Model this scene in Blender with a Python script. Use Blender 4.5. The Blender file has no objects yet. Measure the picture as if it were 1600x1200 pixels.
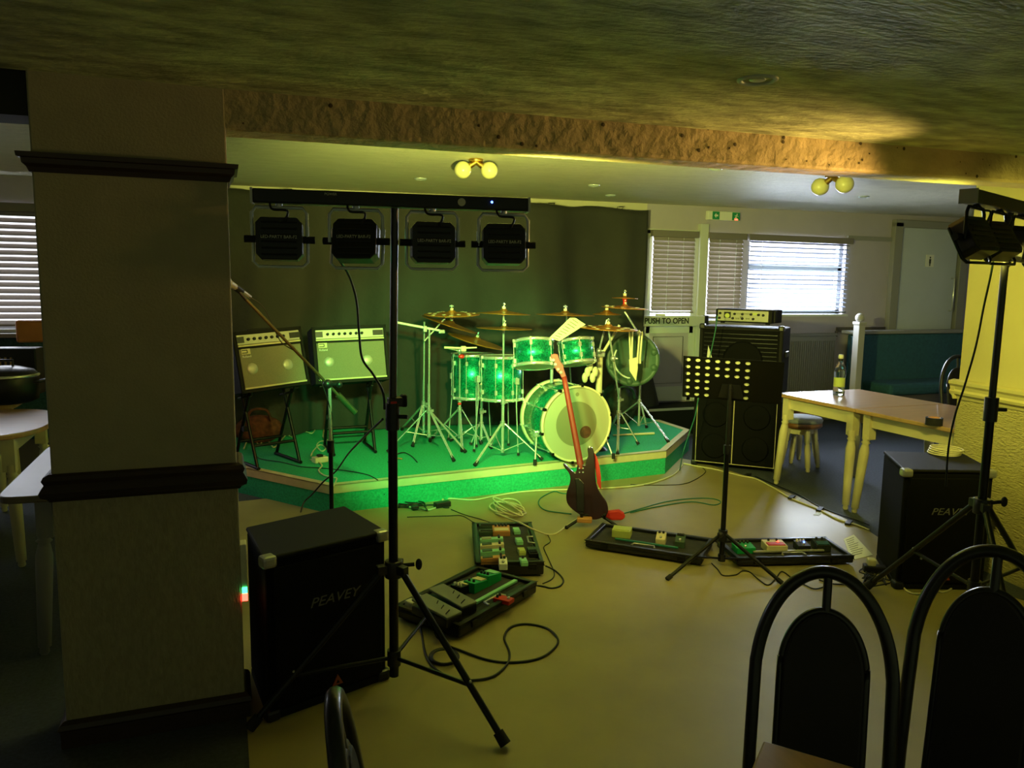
import bpy, math, random
from mathutils import Vector, Matrix, Euler
random.seed(7)
PI = math.pi
R = math.radians
SC = bpy.context.scene
COL = SC.collection

# ------------------------------------------------------------------ camera
EYE = Vector((0, 0, 1.6))
FOC, YAW, PIT, ROL = 1210.0, R(20.5), R(7.4), R(.8)
FW = Vector((math.sin(YAW)*math.cos(PIT), math.cos(YAW)*math.cos(PIT), -math.sin(PIT)))
HZ = Vector((math.cos(YAW), -math.sin(YAW), 0))
VZ = HZ.cross(FW)
RT = math.cos(ROL)*HZ + math.sin(ROL)*VZ
UP = -math.sin(ROL)*HZ + math.cos(ROL)*VZ
cam = bpy.data.cameras.new('camera')
cam.sensor_fit = 'HORIZONTAL'; cam.sensor_width = 36.0
cam.lens = 36.0*FOC/1600.0
cam.clip_start = .05
camo = bpy.data.objects.new('camera', cam); COL.objects.link(camo)
camo.matrix_world = Matrix(((RT.x, UP.x, -FW.x, EYE.x), (RT.y, UP.y, -FW.y, EYE.y), (RT.z, UP.z, -FW.z, EYE.z), (0, 0, 0, 1)))
SC.camera = camo

# ------------------------------------------------------------------ world, view
SC.view_settings.view_transform = 'Standard'
SC.view_settings.look = 'None'
SC.view_settings.exposure = 0.0
SC.view_settings.gamma = 1.0
SC.view_settings.use_curve_mapping = False
W = bpy.data.worlds.new('world'); SC.world = W; W.use_nodes = True
W.node_tree.nodes['Background'].inputs[0].default_value = (.54, .63, .30, 1)
W.node_tree.nodes['Background'].inputs[1].default_value = AMBIENT = .21

def area(name, loc, aim, sx, sy, col, e, spread=PI):
    l = bpy.data.lights.new(name, 'AREA'); l.shape = 'RECTANGLE'; l.size = sx; l.size_y = sy
    l.color = col; l.energy = e; l.spread = spread
    o = bpy.data.objects.new(name, l); COL.objects.link(o); o.location = loc
    o.rotation_euler = (Vector(aim)-Vector(loc)).to_track_quat('-Z', 'Y').to_euler()
    return o
def spot(name, loc, aim, col, e, ang=45, blend=.6, size=.05):
    l = bpy.data.lights.new(name, 'SPOT'); l.color = col; l.energy = e
    l.spot_size = R(ang); l.spot_blend = blend; l.shadow_soft_size = size
    o = bpy.data.objects.new(name, l); COL.objects.link(o); o.location = loc
    o.rotation_euler = (Vector(aim)-Vector(loc)).to_track_quat('-Z', 'Y').to_euler()
    return o
# daylight behind the windows of the back wall
area('daylight_right', (6.35, 7.75, 1.75), (6.35, 7.0, 1.68), 1.7, 1.2, (.76, .86, 1.0), 430)
area('daylight_door', (4.95, 7.75, 1.75), (4.95, 7.0, 1.72), 1.2, 1.15, (.80, .86, 1.0), 70)
area('daylight_left', (-2.3, 7.75, 1.7), (-2.3, 7.0, 1.7), 2.4, 1.2, (.85, .9, 1.0), 65)

# stage lamps: (bar centre, bar azimuth) and what each can throws
BAR1_C, BAR1_AZ = Vector((.585, 2.78, 1.885)), R(99)
BAR2_C, BAR2_AZ = Vector((2.98, 2.28, 1.935)), R(68.4)
def along(c, az, t, z=0):
    return c + Vector((math.sin(az)*t, math.cos(az)*t, z))
CAN_T = (-.395, -.135, .135, .395)
AMBER, GREEN, LIME, YELLOW, ORANGE = (1, .50, .10), (.02, 1, .16), (.50, 1, .08), (.95, .88, .12), (1, .42, .07)
CANS1 = [((1, .50, .12), (.40, 6.3, .9), 58, 40), ((.03, 1, .22), (1.75, 6.3, .60), 500, 44), ((.46, 1, .22), (2.75, 6.0, .55), 360, 36), ((.82, .86, .18), (2.7, 5.8, 2.5), 700, 112)]
CANS2 = [((.85, .74, .16), (2.3, 4.6, 0), 75, 70), ((.92, .86, .14), (4.2, 3.2, 1.3), 150, 110), ((1, .60, .17), (1.9, 2.72, 2.13), 85, 66), ((.80, .88, .14), (2.4, 5.0, 2.3), 110, 95)]
def can_pos(c, az, t):
    p = along(c, az, t, -.145)
    n = Vector((-math.cos(az), math.sin(az), 0))      # the side of the bar that looks at the stage
    return p, n
for BC, BA, CL in ((BAR1_C, BAR1_AZ, CANS1), (BAR2_C, BAR2_AZ, CANS2)):
    for t, (c_, aim_, e_, a_) in zip(CAN_T, CL):
        p_, n_ = can_pos(BC, BA, t)
        d_ = (Vector(aim_)-p_).normalized()
        spot('par_lamp', p_+d_*.075, aim_, c_, e_, a_, .6 if a_ < 60 else 1)

# ------------------------------------------------------------------ points from the photograph's frame
def ray(x, y): return FW + (x-800)/FOC*RT + (600-y)/FOC*UP
def G(x, y, z=0.0):
    d = ray(x, y); return EYE + d*((z-EYE.z)/d.z)
def DD(x, y, r):
    d = ray(x, y); return EYE + d*(r/math.hypot(d.x, d.y))
def PY(x, y, Y):
    d = ray(x, y); return EYE + d*(Y/d.y)
def plane_map(o, n):
    o = Vector(o); n = Vector(n)
    def f(x, y):
        d = ray(x, y); return EYE + d*((o-EYE).dot(n)/d.dot(n))
    return f

# ------------------------------------------------------------------ materials
def lin(h):
    h = h.lstrip('#'); c = [int(h[i:i+2], 16)/255 for i in (0, 2, 4)]
    return tuple([(x/12.92 if x <= .04045 else ((x+.055)/1.055)**2.4) for x in c]) + (1,)
MATS = {}
def mat(name, col, rough=.6, metal=0.0, noise=0.0, nscale=20, bump=0.0, bscale=60, emit=None, es=0, coat=0, trans=0, alpha=1, stretch=(1, 1, 1), sub=None, bdist=.01, detail=4, spec=.5):
    if name in MATS: return MATS[name]
    m = bpy.data.materials.new(name); m.use_nodes = True
    nt = m.node_tree; b = nt.nodes['Principled BSDF']
    c = lin(col) if isinstance(col, str) else (*col, 1)
    b.inputs['Base Color'].default_value = c
    b.inputs['Roughness'].default_value = rough
    b.inputs['Metallic'].default_value = metal
    b.inputs['Coat Weight'].default_value = coat
    b.inputs['Transmission Weight'].default_value = trans
    b.inputs['Alpha'].default_value = alpha
    b.inputs['Specular IOR Level'].default_value = spec
    if emit is not None:
        b.inputs['Emission Color'].default_value = lin(emit) if isinstance(emit, str) else (*emit, 1)
        b.inputs['Emission Strength'].default_value = es
    tc = nt.nodes.new('ShaderNodeTexCoord'); mp = nt.nodes.new('ShaderNodeMapping')
    mp.inputs['Scale'].default_value = stretch
    nt.links.new(tc.outputs['Object'], mp.inputs['Vector'])
    if noise > 0:
        n = nt.nodes.new('ShaderNodeTexNoise'); n.inputs['Scale'].default_value = nscale; n.inputs['Detail'].default_value = detail
        nt.links.new(mp.outputs[0], n.inputs['Vector'])
        r = nt.nodes.new('ShaderNodeValToRGB')
        k = [max(0, x*(1-noise)) for x in c[:3]]; k2 = [min(1, x*(1+noise)) for x in c[:3]]
        if sub: k = list(lin(sub)[:3]); k2 = list(c[:3])
        r.color_ramp.elements[0].position = .32; r.color_ramp.elements[1].position = .68
        r.color_ramp.elements[0].color = (*k, 1); r.color_ramp.elements[1].color = (*k2, 1)
        nt.links.new(n.outputs['Fac'], r.inputs[0]); nt.links.new(r.outputs[0], b.inputs['Base Color'])
    if bump > 0:
        n = nt.nodes.new('ShaderNodeTexNoise'); n.inputs['Scale'].default_value = bscale; n.inputs['Detail'].default_value = 5
        nt.links.new(mp.outputs[0], n.inputs['Vector'])
        bp = nt.nodes.new('ShaderNodeBump'); bp.inputs['Strength'].default_value = bump; bp.inputs['Distance'].default_value = bdist
        nt.links.new(n.outputs['Fac'], bp.inputs['Height']); nt.links.new(bp.outputs[0], b.inputs['Normal'])
    MATS[name] = m
    return m
def M(k): return MATS[k]
mat('vinyl', '#988b5c', .48, noise=.10, nscale=2.2, bump=.05, bscale=30)
mat('carpet_dark', '#3d434b', .95, noise=.25, nscale=60, bump=.4, bscale=300)
mat('ceil_paint', '#c4cca0', .62, noise=.42, nscale=6, stretch=(1, 2.6, 1), bump=1, bscale=24, bdist=.015)  # mottling puts the light and dark of the embossed relief into the colour
mat('ceil_back', '#d0ccb2', .6, noise=.06, nscale=5, stretch=(1, 3, 1), bump=.6, bscale=16, bdist=.015)
mat('beam_plaster', '#b9a67c', .7, noise=.10, nscale=6, bump=.8, bscale=18, bdist=.02)
mat('beam_spot', '#4c4025', .8)
mat('pillar_paint', '#a89d7e', .75, noise=.05, nscale=8, bump=.15, bscale=120)
mat('pillar_paper', '#a09474', .7, noise=.10, nscale=90, bump=1, bscale=140, stretch=(1, 1, .35), bdist=.006)
mat('rail_wood', '#33221a', .5, noise=.15, nscale=12, stretch=(1, 1, 6))
mat('rail_paint', '#8f8065', .55)
mat('wall_mauve', '#b0a8b6', .7, noise=.03, nscale=4, bump=.1, bscale=50)
mat('wall_cream', '#c8c3ab', .7, noise=.04, nscale=4)
mat('wall_yellow', '#c9bf86', .7, noise=.04, nscale=3, bump=.12, bscale=40)
mat('paper_yellow', '#c2b77e', .65, noise=.06, nscale=30, bump=1, bscale=38, stretch=(1, 1, 3.2), bdist=.02)
mat('trim_grey', '#8c8a86', .6)
mat('trim_dark', '#5c5653', .6)
mat('pvc', '#c4c8c2', .4)
mat('blind_slat', '#a79f98', .55)
mat('blind_white', '#d5d8dc', .5)
mat('blind_head', '#77706c', .5)
mat('door_grey', '#bcc3ca', .45, noise=.03, nscale=3)
mat('black_cloth', '#2f2f2a', .85, noise=.12, nscale=3, bump=.3, bscale=5, bdist=.05)
mat('stage_carpet', '#22a578', .95, noise=.22, nscale=70, bump=.5, bscale=260, bdist=.006)
mat('stage_trim', '#c9bd92', .5, noise=.08, nscale=9)
mat('black_plastic', '#17171a', .38)
mat('black_metal', '#141414', .32, metal=.4)
mat('black_tolex', '#0f0e0d', .7, bump=.5, bscale=400, bdist=.002, spec=.25)
mat('black_carpet', '#0a0a09', .95, bump=.6, bscale=260, bdist=.003, spec=.2)
mat('grille_black', '#070707', .7, bump=.5, bscale=500, spec=.15)
mat('black_rubber', '#121212', .8)
mat('black_satin', '#1a1815', .35, coat=.2)
mat('chrome', '#f0f0ea', .24, metal=.75)
mat('steel_dull', '#b5b5b0', .35, metal=.7)
mat('bronze', '#d08a3a', .3, metal=.6, noise=.2, nscale=9, bump=.08, bscale=60)
mat('bronze_dark', '#a8702e', .33, metal=.6, noise=.25, nscale=8)
mat('drumhead', '#a8a284', .45, coat=.1)
mat('drumhead_clear', '#c9c2a6', .35)
mat('drumhead_inner', '#7d775b', .4)
mat('hoop_cream', '#d9cba6', .4)
mat('silver_cloth', '#7b775f', .7, noise=.2, nscale=240, bump=.6, bscale=400, bdist=.003)
mat('silver_panel', '#b0ae9f', .4, metal=.3)
mat('silver_ring', '#c9d2d8', .35, metal=.3)
mat('cream_plastic', '#d8d0b4', .45)
mat('white_plastic', '#e0e0d6', .4)
mat('cable_black', '#101210', .5)
mat('cable_cream', '#cfc79e', .5)
mat('cable_teal', '#1d6b5a', .5)
mat('neck_wood', '#7d2214', .55, noise=.2, nscale=7, stretch=(1, 1, .2))
mat('guitar_body', '#2a0d0a', .3, coat=.5, noise=.5, nscale=3)
mat('red_cloth', '#c3201a', .6)
mat('red_plastic', '#c8261f', .4)
mat('green_paint', '#12994f', .4)
mat('mint_paint', '#8fd0a4', .4)
mat('tan_paint', '#c58a4f', .45)
mat('teal_cloth', '#2c5868', .9, noise=.12, nscale=30, bump=.3, bscale=200)
mat('teal_pattern', '#2f5557', .9, noise=.9, nscale=70, sub='#12373a')
mat('seat_grey', '#8d9296', .8, noise=.1, nscale=20)
mat('seat_teal', '#2c8a86', .85)
mat('cream_wood', '#d6cba0', .45, noise=.05, nscale=7)
mat('table_top', '#b58c5e', .28, noise=.10, nscale=5, stretch=(1, 5, 1), coat=.2)
mat('brown_table', '#7d5330', .35, noise=.2, nscale=6, stretch=(6, 1, 1), coat=.2)
mat('grey_table', '#6f6352', .35, noise=.08, nscale=6)
mat('orange_wood', '#b5713a', .4, noise=.1, nscale=8)
mat('chair_pad', '#1a100c', .6, noise=.3, nscale=9)
mat('paper', '#dcdcb8', .7)
mat('ink', '#33372c', .8)
mat('dark_green_case', '#3c5240', .5, noise=.1, nscale=9)
mat('bag_cloth', '#22281f', .9, noise=.3, nscale=12, bump=.6, bscale=20, bdist=.02)
mat('glass', '#f2fff4', .05, trans=1)
mat('label_green', '#b9c46a', .6)
mat('globe', '#cfc892', .25, coat=.3)
mat('brass', '#b99a55', .35, metal=1)
mat('exit_green', '#1a8a5a', .5)
mat('label_silver', '#cfd0c4', .5)
mat('frame_silver', '#d4dae0', .35, metal=.25)
mat('dark_brass', '#5d5236', .35, metal=.6)
mat('decal_orange', '#a5471f', .5)
mat('led_blue', '#1020ff', .4, emit=(.05, .12, 1), es=14)
mat('led_red', '#ff2010', .4, emit=(1, .05, .03), es=9)
mat('led_green', '#20ff60', .4, emit=(.05, 1, .25), es=5)
mat('tape_white', '#c9cdd0', .6)
mat('tape_black', '#15150f', .6)
mat('red_brick_cloth', '#5a2f1f', .9, noise=.4, nscale=30)
mat('window_grey', '#9aa0a4', .5)
mat('badge_dim', '#6c6b60', .5)
mat('sky', '#ffffff', 1, emit=(.86, .92, 1), es=1.5)
MATS['sky'].cycles.emission_sampling = 'NONE'
mat('skin_bulb', '#d9dde0', .3, metal=.6)
mat('water', '#e8fff0', .02, trans=1)
mat('cork', '#d8d4c0', .6)
def sparkle():
    m = bpy.data.materials.new('emerald_sparkle'); m.use_nodes = True; nt = m.node_tree; b = nt.nodes['Principled BSDF']
    tc = nt.nodes.new('ShaderNodeTexCoord'); v = nt.nodes.new('ShaderNodeTexVoronoi'); v.inputs['Scale'].default_value = 130
    nt.links.new(tc.outputs['Object'], v.inputs['Vector'])
    r = nt.nodes.new('ShaderNodeValToRGB'); nt.links.new(v.outputs['Color'], r.inputs[0])
    r.color_ramp.elements[0].position = .25; r.color_ramp.elements[0].color = lin('#057a5e')
    r.color_ramp.elements[1].position = .85; r.color_ramp.elements[1].color = lin('#18c79a')
    nt.links.new(r.outputs[0], b.inputs['Base Color']); b.inputs['Metallic'].default_value = .75; b.inputs['Roughness'].default_value = .36; b.inputs['Coat Weight'].default_value = .6
    MATS['sparkle'] = m
sparkle()

def translucent(name, col, k):
    m = bpy.data.materials.new(name); m.use_nodes = True; nt = m.node_tree; nt.nodes.remove(nt.nodes['Principled BSDF'])
    d = nt.nodes.new('ShaderNodeBsdfDiffuse'); t = nt.nodes.new('ShaderNodeBsdfTranslucent'); x = nt.nodes.new('ShaderNodeMixShader')
    d.inputs[0].default_value = lin(col); t.inputs[0].default_value = lin(col); x.inputs[0].default_value = k
    nt.links.new(d.outputs[0], x.inputs[1]); nt.links.new(t.outputs[0], x.inputs[2]); nt.links.new(x.outputs[0], nt.nodes['Material Output'].inputs[0]); MATS[name] = m
translucent('slat_white', '#6c7179', .04); translucent('slat_grey', '#978f88', .12)
# ------------------------------------------------------------------ mesh builder
def frame(a, b):
    z = (b-a).normalized(); t = Vector((0, 0, 1)) if abs(z.z) < .93 else Vector((1, 0, 0))
    x = t.cross(z).normalized(); return x, z.cross(x), z
MW = {}
class MB:
    def __init__(s): s.v, s.f, s.s = [], [], []
    def add(s, vs, fs, smooth=False, mx=None):
        o = len(s.v)
        s.v += [(mx @ Vector(p)) if mx else Vector(p) for p in vs]
        s.f += [tuple(i+o for i in f) for f in fs]; s.s += [smooth]*len(fs)
        return s
    def box(s, c, d, mx=None, rz=0, tilt=None):
        x, y, z = d[0]/2, d[1]/2, d[2]/2
        vs = [(i*x, j*y, k*z) for k in (-1, 1) for j in (-1, 1) for i in (-1, 1)]
        m = Matrix.Translation(c)
        if rz: m = m @ Matrix.Rotation(rz, 4, 'Z')
        if tilt: m = m @ tilt
        if mx: m = mx @ m
        return s.add(vs, [(0, 2, 3, 1), (4, 5, 7, 6), (0, 1, 5, 4), (2, 6, 7, 3), (0, 4, 6, 2), (1, 3, 7, 5)], False, m)
    def cyl(s, a, b, r0, r1=None, n=12, mx=None, caps=True):
        a, b = Vector(a), Vector(b); r1 = r0 if r1 is None else r1
        x, y, z = frame(a, b); vs = []
        for p, r in ((a, r0), (b, r1)):
            for i in range(n):
                t = 2*PI*i/n; vs.append(p + x*math.cos(t)*r + y*math.sin(t)*r)
        s.add(vs, [(i, (i+1) % n, n+(i+1) % n, n+i) for i in range(n)], n > 5, mx)
        if caps: s.add(vs[:n], [tuple(range(n))[::-1]], False, mx); s.add(vs[n:], [tuple(range(n))], False, mx)
        return s
    def tube(s, pts, r, n=8, mx=None, closed=False, caps=True):
        pts = [Vector(p) for p in pts]; m = len(pts); vs = []
        rr = r if isinstance(r, (list, tuple)) else [r]*m
        px = None
        for k, p in enumerate(pts):
            a = pts[(k-1) % m] if (k or closed) else p; b = pts[(k+1) % m] if (k < m-1 or closed) else p
            t = (b-a)
            if t.length < 1e-9: t = Vector((0, 0, 1))
            t.normalize()
            if px is None:
                x, y, _ = frame(Vector((0, 0, 0)), t)
            else:
                x = px - t*px.dot(t)
                if x.length < 1e-6: x = frame(Vector((0, 0, 0)), t)[0]
                x.normalize(); y = t.cross(x)
            px = x
            for i in range(n):
                q = 2*PI*i/n; vs.append(p + (x*math.cos(q) + y*math.sin(q))*rr[k])
        fs = []
        for k in range(m if closed else m-1):
            for i in range(n):
                a0 = k*n; b0 = ((k+1) % m)*n
                fs.append((a0+i, a0+(i+1) % n, b0+(i+1) % n, b0+i))
        s.add(vs, fs, True, mx)
        if caps and not closed:
            s.add(vs[:n], [tuple(range(n))[::-1]], False, mx); s.add(vs[-n:], [tuple(range(n))], False, mx)
        return s
    def lathe(s, prof, c=(0, 0, 0), n=24, mx=None, smooth=True, axis=None):
        # prof: list of (radius, height); about Z at c
        m = Matrix.Translation(c)
        if axis is not None: m = m @ Vector(axis).to_track_quat('Z', 'Y').to_matrix().to_4x4()
        if mx: m = mx @ m
        vs = []
        for r, h in prof:
            for i in range(n):
                t = 2*PI*i/n; vs.append((r*math.cos(t), r*math.sin(t), h))
        fs = [(k*n+i, k*n+(i+1) % n, (k+1)*n+(i+1) % n, (k+1)*n+i) for k in range(len(prof)-1) for i in range(n)]
        s.add(vs, fs, smooth, m)
        return s
    def prism(s, pts, vec, mx=None, smooth=False):
        pts = [Vector(p) for p in pts]; v = Vector(vec); n = len(pts)
        s.add(pts + [p+v for p in pts], [tuple(range(n))[::-1], tuple(range(n, 2*n))], False, mx)
        s.add(pts + [p+v for p in pts], [(i, (i+1) % n, n+(i+1) % n, n+i) for i in range(n)], smooth, mx)
        return s
    def sphere(s, c, r, n=16, m=10, sc=(1, 1, 1), mx=None):
        vs = [Vector((c[0]+r*sc[0]*math.sin(PI*j/m)*math.cos(2*PI*i/n), c[1]+r*sc[1]*math.sin(PI*j/m)*math.sin(2*PI*i/n), c[2]+r*sc[2]*math.cos(PI*j/m))) for j in range(m+1) for i in range(n)]
        fs = [(j*n+i, (j+1)*n+i, (j+1)*n+(i+1) % n, j*n+(i+1) % n) for j in range(m) for i in range(n)]
        return s.add(vs, fs, True, mx)
    def build(s, name, mt, parent=None, world=False, bevel=0, label=None, kind=None, seg=2, clean=False):
        inv = None
        if parent is not None and world: inv = MW[parent.name].inverted()
        me = bpy.data.meshes.new(name)
        me.from_pydata([tuple((inv @ p) if inv else p) for p in s.v], [], s.f)
        for p, f in zip(me.polygons, s.s): p.use_smooth = f
        me.validate()
        me.materials.append(M(mt) if isinstance(mt, str) else mt)
        o = bpy.data.objects.new(name, me); COL.objects.link(o)
        if parent is not None: o.parent = parent
        MW[o.name] = MW[parent.name] if parent is not None else Matrix.Identity(4)
        if label: o['label'] = label
        if kind: o['kind'] = kind
        if bevel:
            import bmesh
            bm = bmesh.new(); bm.from_mesh(me); bmesh.ops.remove_doubles(bm, verts=bm.verts, dist=1e-5); bmesh.ops.recalc_face_normals(bm, faces=bm.faces); bm.to_mesh(me); bm.free()
            b = o.modifiers.new('bevel', 'BEVEL'); b.width = bevel; b.segments = seg; b.limit_method = 'ANGLE'; b.angle_limit = R(40)
        return o
def tag(o, label, cat, group=None):
    o['label'] = label; o['category'] = cat
    if group: o['group'] = group
    return o
def thing(name, label, cat, loc=(0, 0, 0), rz=0, rot=None, group=None):
    o = bpy.data.objects.new(name, None); COL.objects.link(o)
    o.location = loc; o.rotation_euler = rot if rot else (0, 0, rz); o.empty_display_size = .1
    MW[o.name] = Matrix.Translation(loc) @ Euler(rot if rot else (0, 0, rz)).to_matrix().to_4x4()
    return tag(o, label, cat, group)
def thing_m(name, label, cat, mx, group=None):
    o = bpy.data.objects.new(name, None); COL.objects.link(o)
    o.matrix_world = mx; o.empty_display_size = .1; MW[o.name] = mx.copy()
    return tag(o, label, cat, group)
def struct(o): o['kind'] = 'structure'; return o
def kids(o): return [c for c in COL.objects if c.parent == o]
def dup(o, loc=None, rz=None, label=None, group=None, parent=None):
    c = o.copy(); COL.objects.link(c); c.parent = parent
    if loc is not None: c.location = loc
    if rz is not None: c.rotation_euler = (0, 0, rz)
    if label: c['label'] = label
    if group: c['group'] = group
    MW[c.name] = MW[o.name]
    for ch in kids(o): dup(ch, parent=c)
    return c
def text(body, size, mx, mt, parent=None, name='lettering', ext=.0008, world=False, sx=1.0, spacing=1.0, bold=0):
    cu = bpy.data.curves.new('t', 'FONT'); cu.body = body; cu.size = size; cu.extrude = ext; cu.align_x = 'CENTER'; cu.align_y = 'CENTER'; cu.resolution_u = 3; cu.offset = bold; cu.space_character = spacing
    t = bpy.data.objects.new('t', cu); COL.objects.link(t)
    bpy.context.view_layer.update()
    me = bpy.data.meshes.new_from_object(t.evaluated_get(bpy.context.evaluated_depsgraph_get()))
    bpy.data.objects.remove(t); bpy.data.curves.remove(cu)
    me.transform(Matrix.Diagonal((sx, 1, 1, 1)))
    if world and parent is not None: mx = MW[parent.name].inverted() @ mx
    me.transform(mx); me.materials.clear(); me.materials.append(M(mt))
    o = bpy.data.objects.new(name, me); COL.objects.link(o)
    if parent is not None: o.parent = parent
    MW[o.name] = MW[parent.name] if parent is not None else Matrix.Identity(4)
    return o
def smoothpath(pts, k=6, closed=False):
    P = [Vector(p) for p in pts]; n = len(P); out = []
    for i in range(n if closed else n-1):
        if closed: a, b, c, d = P[i-1], P[i], P[(i+1) % n], P[(i+2) % n]
        else: a, b, c, d = P[max(i-1, 0)], P[i], P[i+1], P[min(i+2, n-1)]
        for j in range(k):
            t = j/k
            out.append(.5*((2*b) + (c-a)*t + (2*a-5*b+4*c-d)*t*t + (-a+3*b-3*c+d)*t*t*t))
    if not closed: out.append(P[-1])
    return out
def basis(o, x, y, z):
    x, y, z = Vector(x), Vector(y), Vector(z)
    return Matrix(((x.x, y.x, z.x, o[0]), (x.y, y.y, z.y, o[1]), (x.z, y.z, z.z, o[2]), (0, 0, 0, 1)))
TXT_BACK = Matrix.Rotation(R(90), 4, 'X')      # lettering on a face that looks to local -Y

# ================================================================== the room
mat('beam_shade', '#24211a', .7)
CF, CBL, BW = 2.235, 2.42, 7.45           # front ceiling height, back ceiling height, back wall
mb = MB(); mb.box((2.5, 3.2, -.05), (14, 9.6, .1)); struct(mb.build('floor', 'carpet_dark'))
# pale vinyl dance floor let into the carpet
edge = [(.035, -1.2), (.035, 5.8), (3.9, 6.2)] + [tuple(G(x, y).xy) for x, y in ((1092, 722), (1156, 741), (1200, 758), (1246, 776), (1296, 800), (1345, 822))] + [(3.75, 3.2), (3.9, 2.4), (3.6, -1.2)]
mb = MB(); mb.prism([(x, y, .0) for x, y in edge][::-1], (0, 0, .004)); o = struct(mb.build('floor_vinyl', 'vinyl'))
def ceil_slab(name, x0, x1, y0, y1, zl, zr, mt):
    mb = MB(); mb.prism([(x0, y0, zl), (x1, y0, zr), (x1, y1, zr), (x0, y1, zl)], (0, 0, .1)); return struct(mb.build(name, mt))
ceil_slab('ceiling', -4, 4.6, -1.3, 2.86, CF+.005, CF-.02, 'ceil_paint')
ceil_slab('ceiling_back', -4, 9.6, 2.80, 7.6, CBL-.035, CBL+.10, 'ceil_back')
# the dropped beam
def by(x): return 2.855-.062*x
BT = .16
PXB = -.53
mb = MB()
for x0, x1 in ((PXB, 4.15),):
    mb.prism([(x0, by(x0), 2.10), (x1, by(x1), 2.095), (x1, by(x1), 2.5), (x0, by(x0), 2.5)], (0, BT, 0))
beam = struct(mb.build('trim_beam', 'beam_plaster', bevel=.012))
mb = MB(); mb.prism([(-4, by(-4), 2.10), (PXB, by(PXB), 2.10), (PXB, by(PXB), 2.5), (-4, by(-4), 2.5)], (0, BT, 0)); struct(mb.build('trim_beam_shaded', 'beam_shade'))  # beam's end left of the pillar, its shadow painted in as near-black
rs = random.Random(3); mb = MB()
for i in range(34):
    x = rs.uniform(0.06, 3.6); z = rs.uniform(2.11, 2.225); r = rs.choice([.003, .004, .0055, .008]); y = by(x)-.0012
    mb.lathe([(r, 0), (r*.7, .0008), (0, .001)], (x, y, z), 8, axis=(0, -1, 0))
o = struct(mb.build('trim_beam_knots', 'beam_spot'))
# walls
def wall(name, x0, x1, y0, y1, z0, z1, mt):
    mb = MB(); mb.box(((x0+x1)/2, (y0+y1)/2, (z0+z1)/2), (x1-x0, y1-y0, z1-z0)); return struct(mb.build(name, mt))
HOLES = [(-3.6, -1.18, 1.17, 2.19), (4.30, 4.95, 1.27, 2.17), (5.08, 5.56, 1.22, 2.16), (5.65, 7.05, 1.285, 2.16)]
mb = MB(); x = -4.0
for a, b, z0, z1 in HOLES + [(9.6, 9.6, 0, 0)]:
    mb.box(((x+a)/2, BW+.075, 1.3), (a-x, .15, 2.6))
    if b > a:
        mb.box(((a+b)/2, BW+.075, z0/2), (b-a, .15, z0)); mb.box(((a+b)/2, BW+.075, (z1+2.6)/2), (b-a, .15, 2.6-z1))
    x = b
struct(mb.build('wall_back', 'wall_mauve'))
wall('wall_left', -4.1, -3.95, -1.3, 7.6, 0, 2.6, 'wall_cream')
wall('wall_far_right', 9.6, 9.75, 2.8, 7.6, 0, 2.7, 'wall_mauve')
# yellow lit wall stub on the right, running towards the viewer
WA, WB = Vector((4.10, 3.36, 0)), Vector((3.62, .2, 0))
wd = (WB-WA).normalized(); wn = Vector((wd.y, -wd.x, 0))      # wn looks into the room (-x)
if wn.x > 0: wn = -wn
def rwall(name, z0, z1, off, mt, a=WA, b=WB, th=.3, bev=0):
    mb = MB(); p = [a+wn*off, b+wn*off, b-wn*th, a-wn*th]
    mb.prism([(q.x, q.y, z0) for q in p], (0, 0, z1-z0)); return struct(mb.build(name, mt, bevel=bev))
rwall('wall_right', .96, 2.42, 0, 'wall_yellow')
rwall('wall_right_papered', 0, .97, .002, 'paper_yellow')
mb = MB(); e = wd
prof = [(0, .955), (.008, .955), (.012, .97), (.03, .985), (.034, 1.0), (.026, 1.012), (.03, 1.03), (.042, 1.045), (.042, 1.062), (.012, 1.07), (0, 1.07)]
A0 = WA - wd*.035
mb.prism([(A0.x+wn.x*d, A0.y+wn.y*d, z) for d, z in prof], (WB-A0))
mb.prism([(A0.x-wn.x*.3-wd.x*(d-.035), A0.y-wn.y*.3-wd.y*(d-.035), z) for d, z in prof], wn*.33)
struct(mb.build('trim_right_rail', 'wall_yellow'))
# square pillar near the camera
PX0, PX1, PY0, PY1 = -.545, .030, 2.852, 3.02
mb = MB(); mb.box(((PX0+PX1)/2, (PY0+PY1)/2, (.93+2.3)/2), (PX1-PX0, PY1-PY0, 2.3-.93)); pil = struct(mb.build('wall_pillar', 'pillar_paint', bevel=.006))
mb = MB(); mb.box(((PX0+PX1)/2, (PY0+PY1)/2, .47), (PX1-PX0+.004, PY1-PY0+.004, .94)); struct(mb.build('wall_pillar_papered', 'pillar_paper', bevel=.006))
def ring(prof, mt, name):
    # moulding swept round the pillar: prof = [(out, z)]
    mb = MB(); vs = []; n = len(prof)
    for cx, cy, sx, sy in ((PX0, PY0, -1, -1), (PX1, PY0, 1, -1), (PX1, PY1, 1, 1), (PX0, PY1, -1, 1)):
        for d, z in prof: vs.append((cx+sx*d, cy+sy*d, z))
    fs = [(k*n+i, k*n+(i+1) % n, ((k+1) % 4)*n+(i+1) % n, ((k+1) % 4)*n+i) for k in range(4) for i in range(n)]
    mb.add(vs, fs); return struct(mb.build(name, mt))
ring([(-.01, 1.925), (.006, 1.925), (.012, 1.94), (.022, 1.95), (.024, 1.965), (.034, 1.968), (.036, 1.982), (.01, 1.986), (-.01, 1.986)], 'rail_wood', 'trim_pillar_top')
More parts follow.
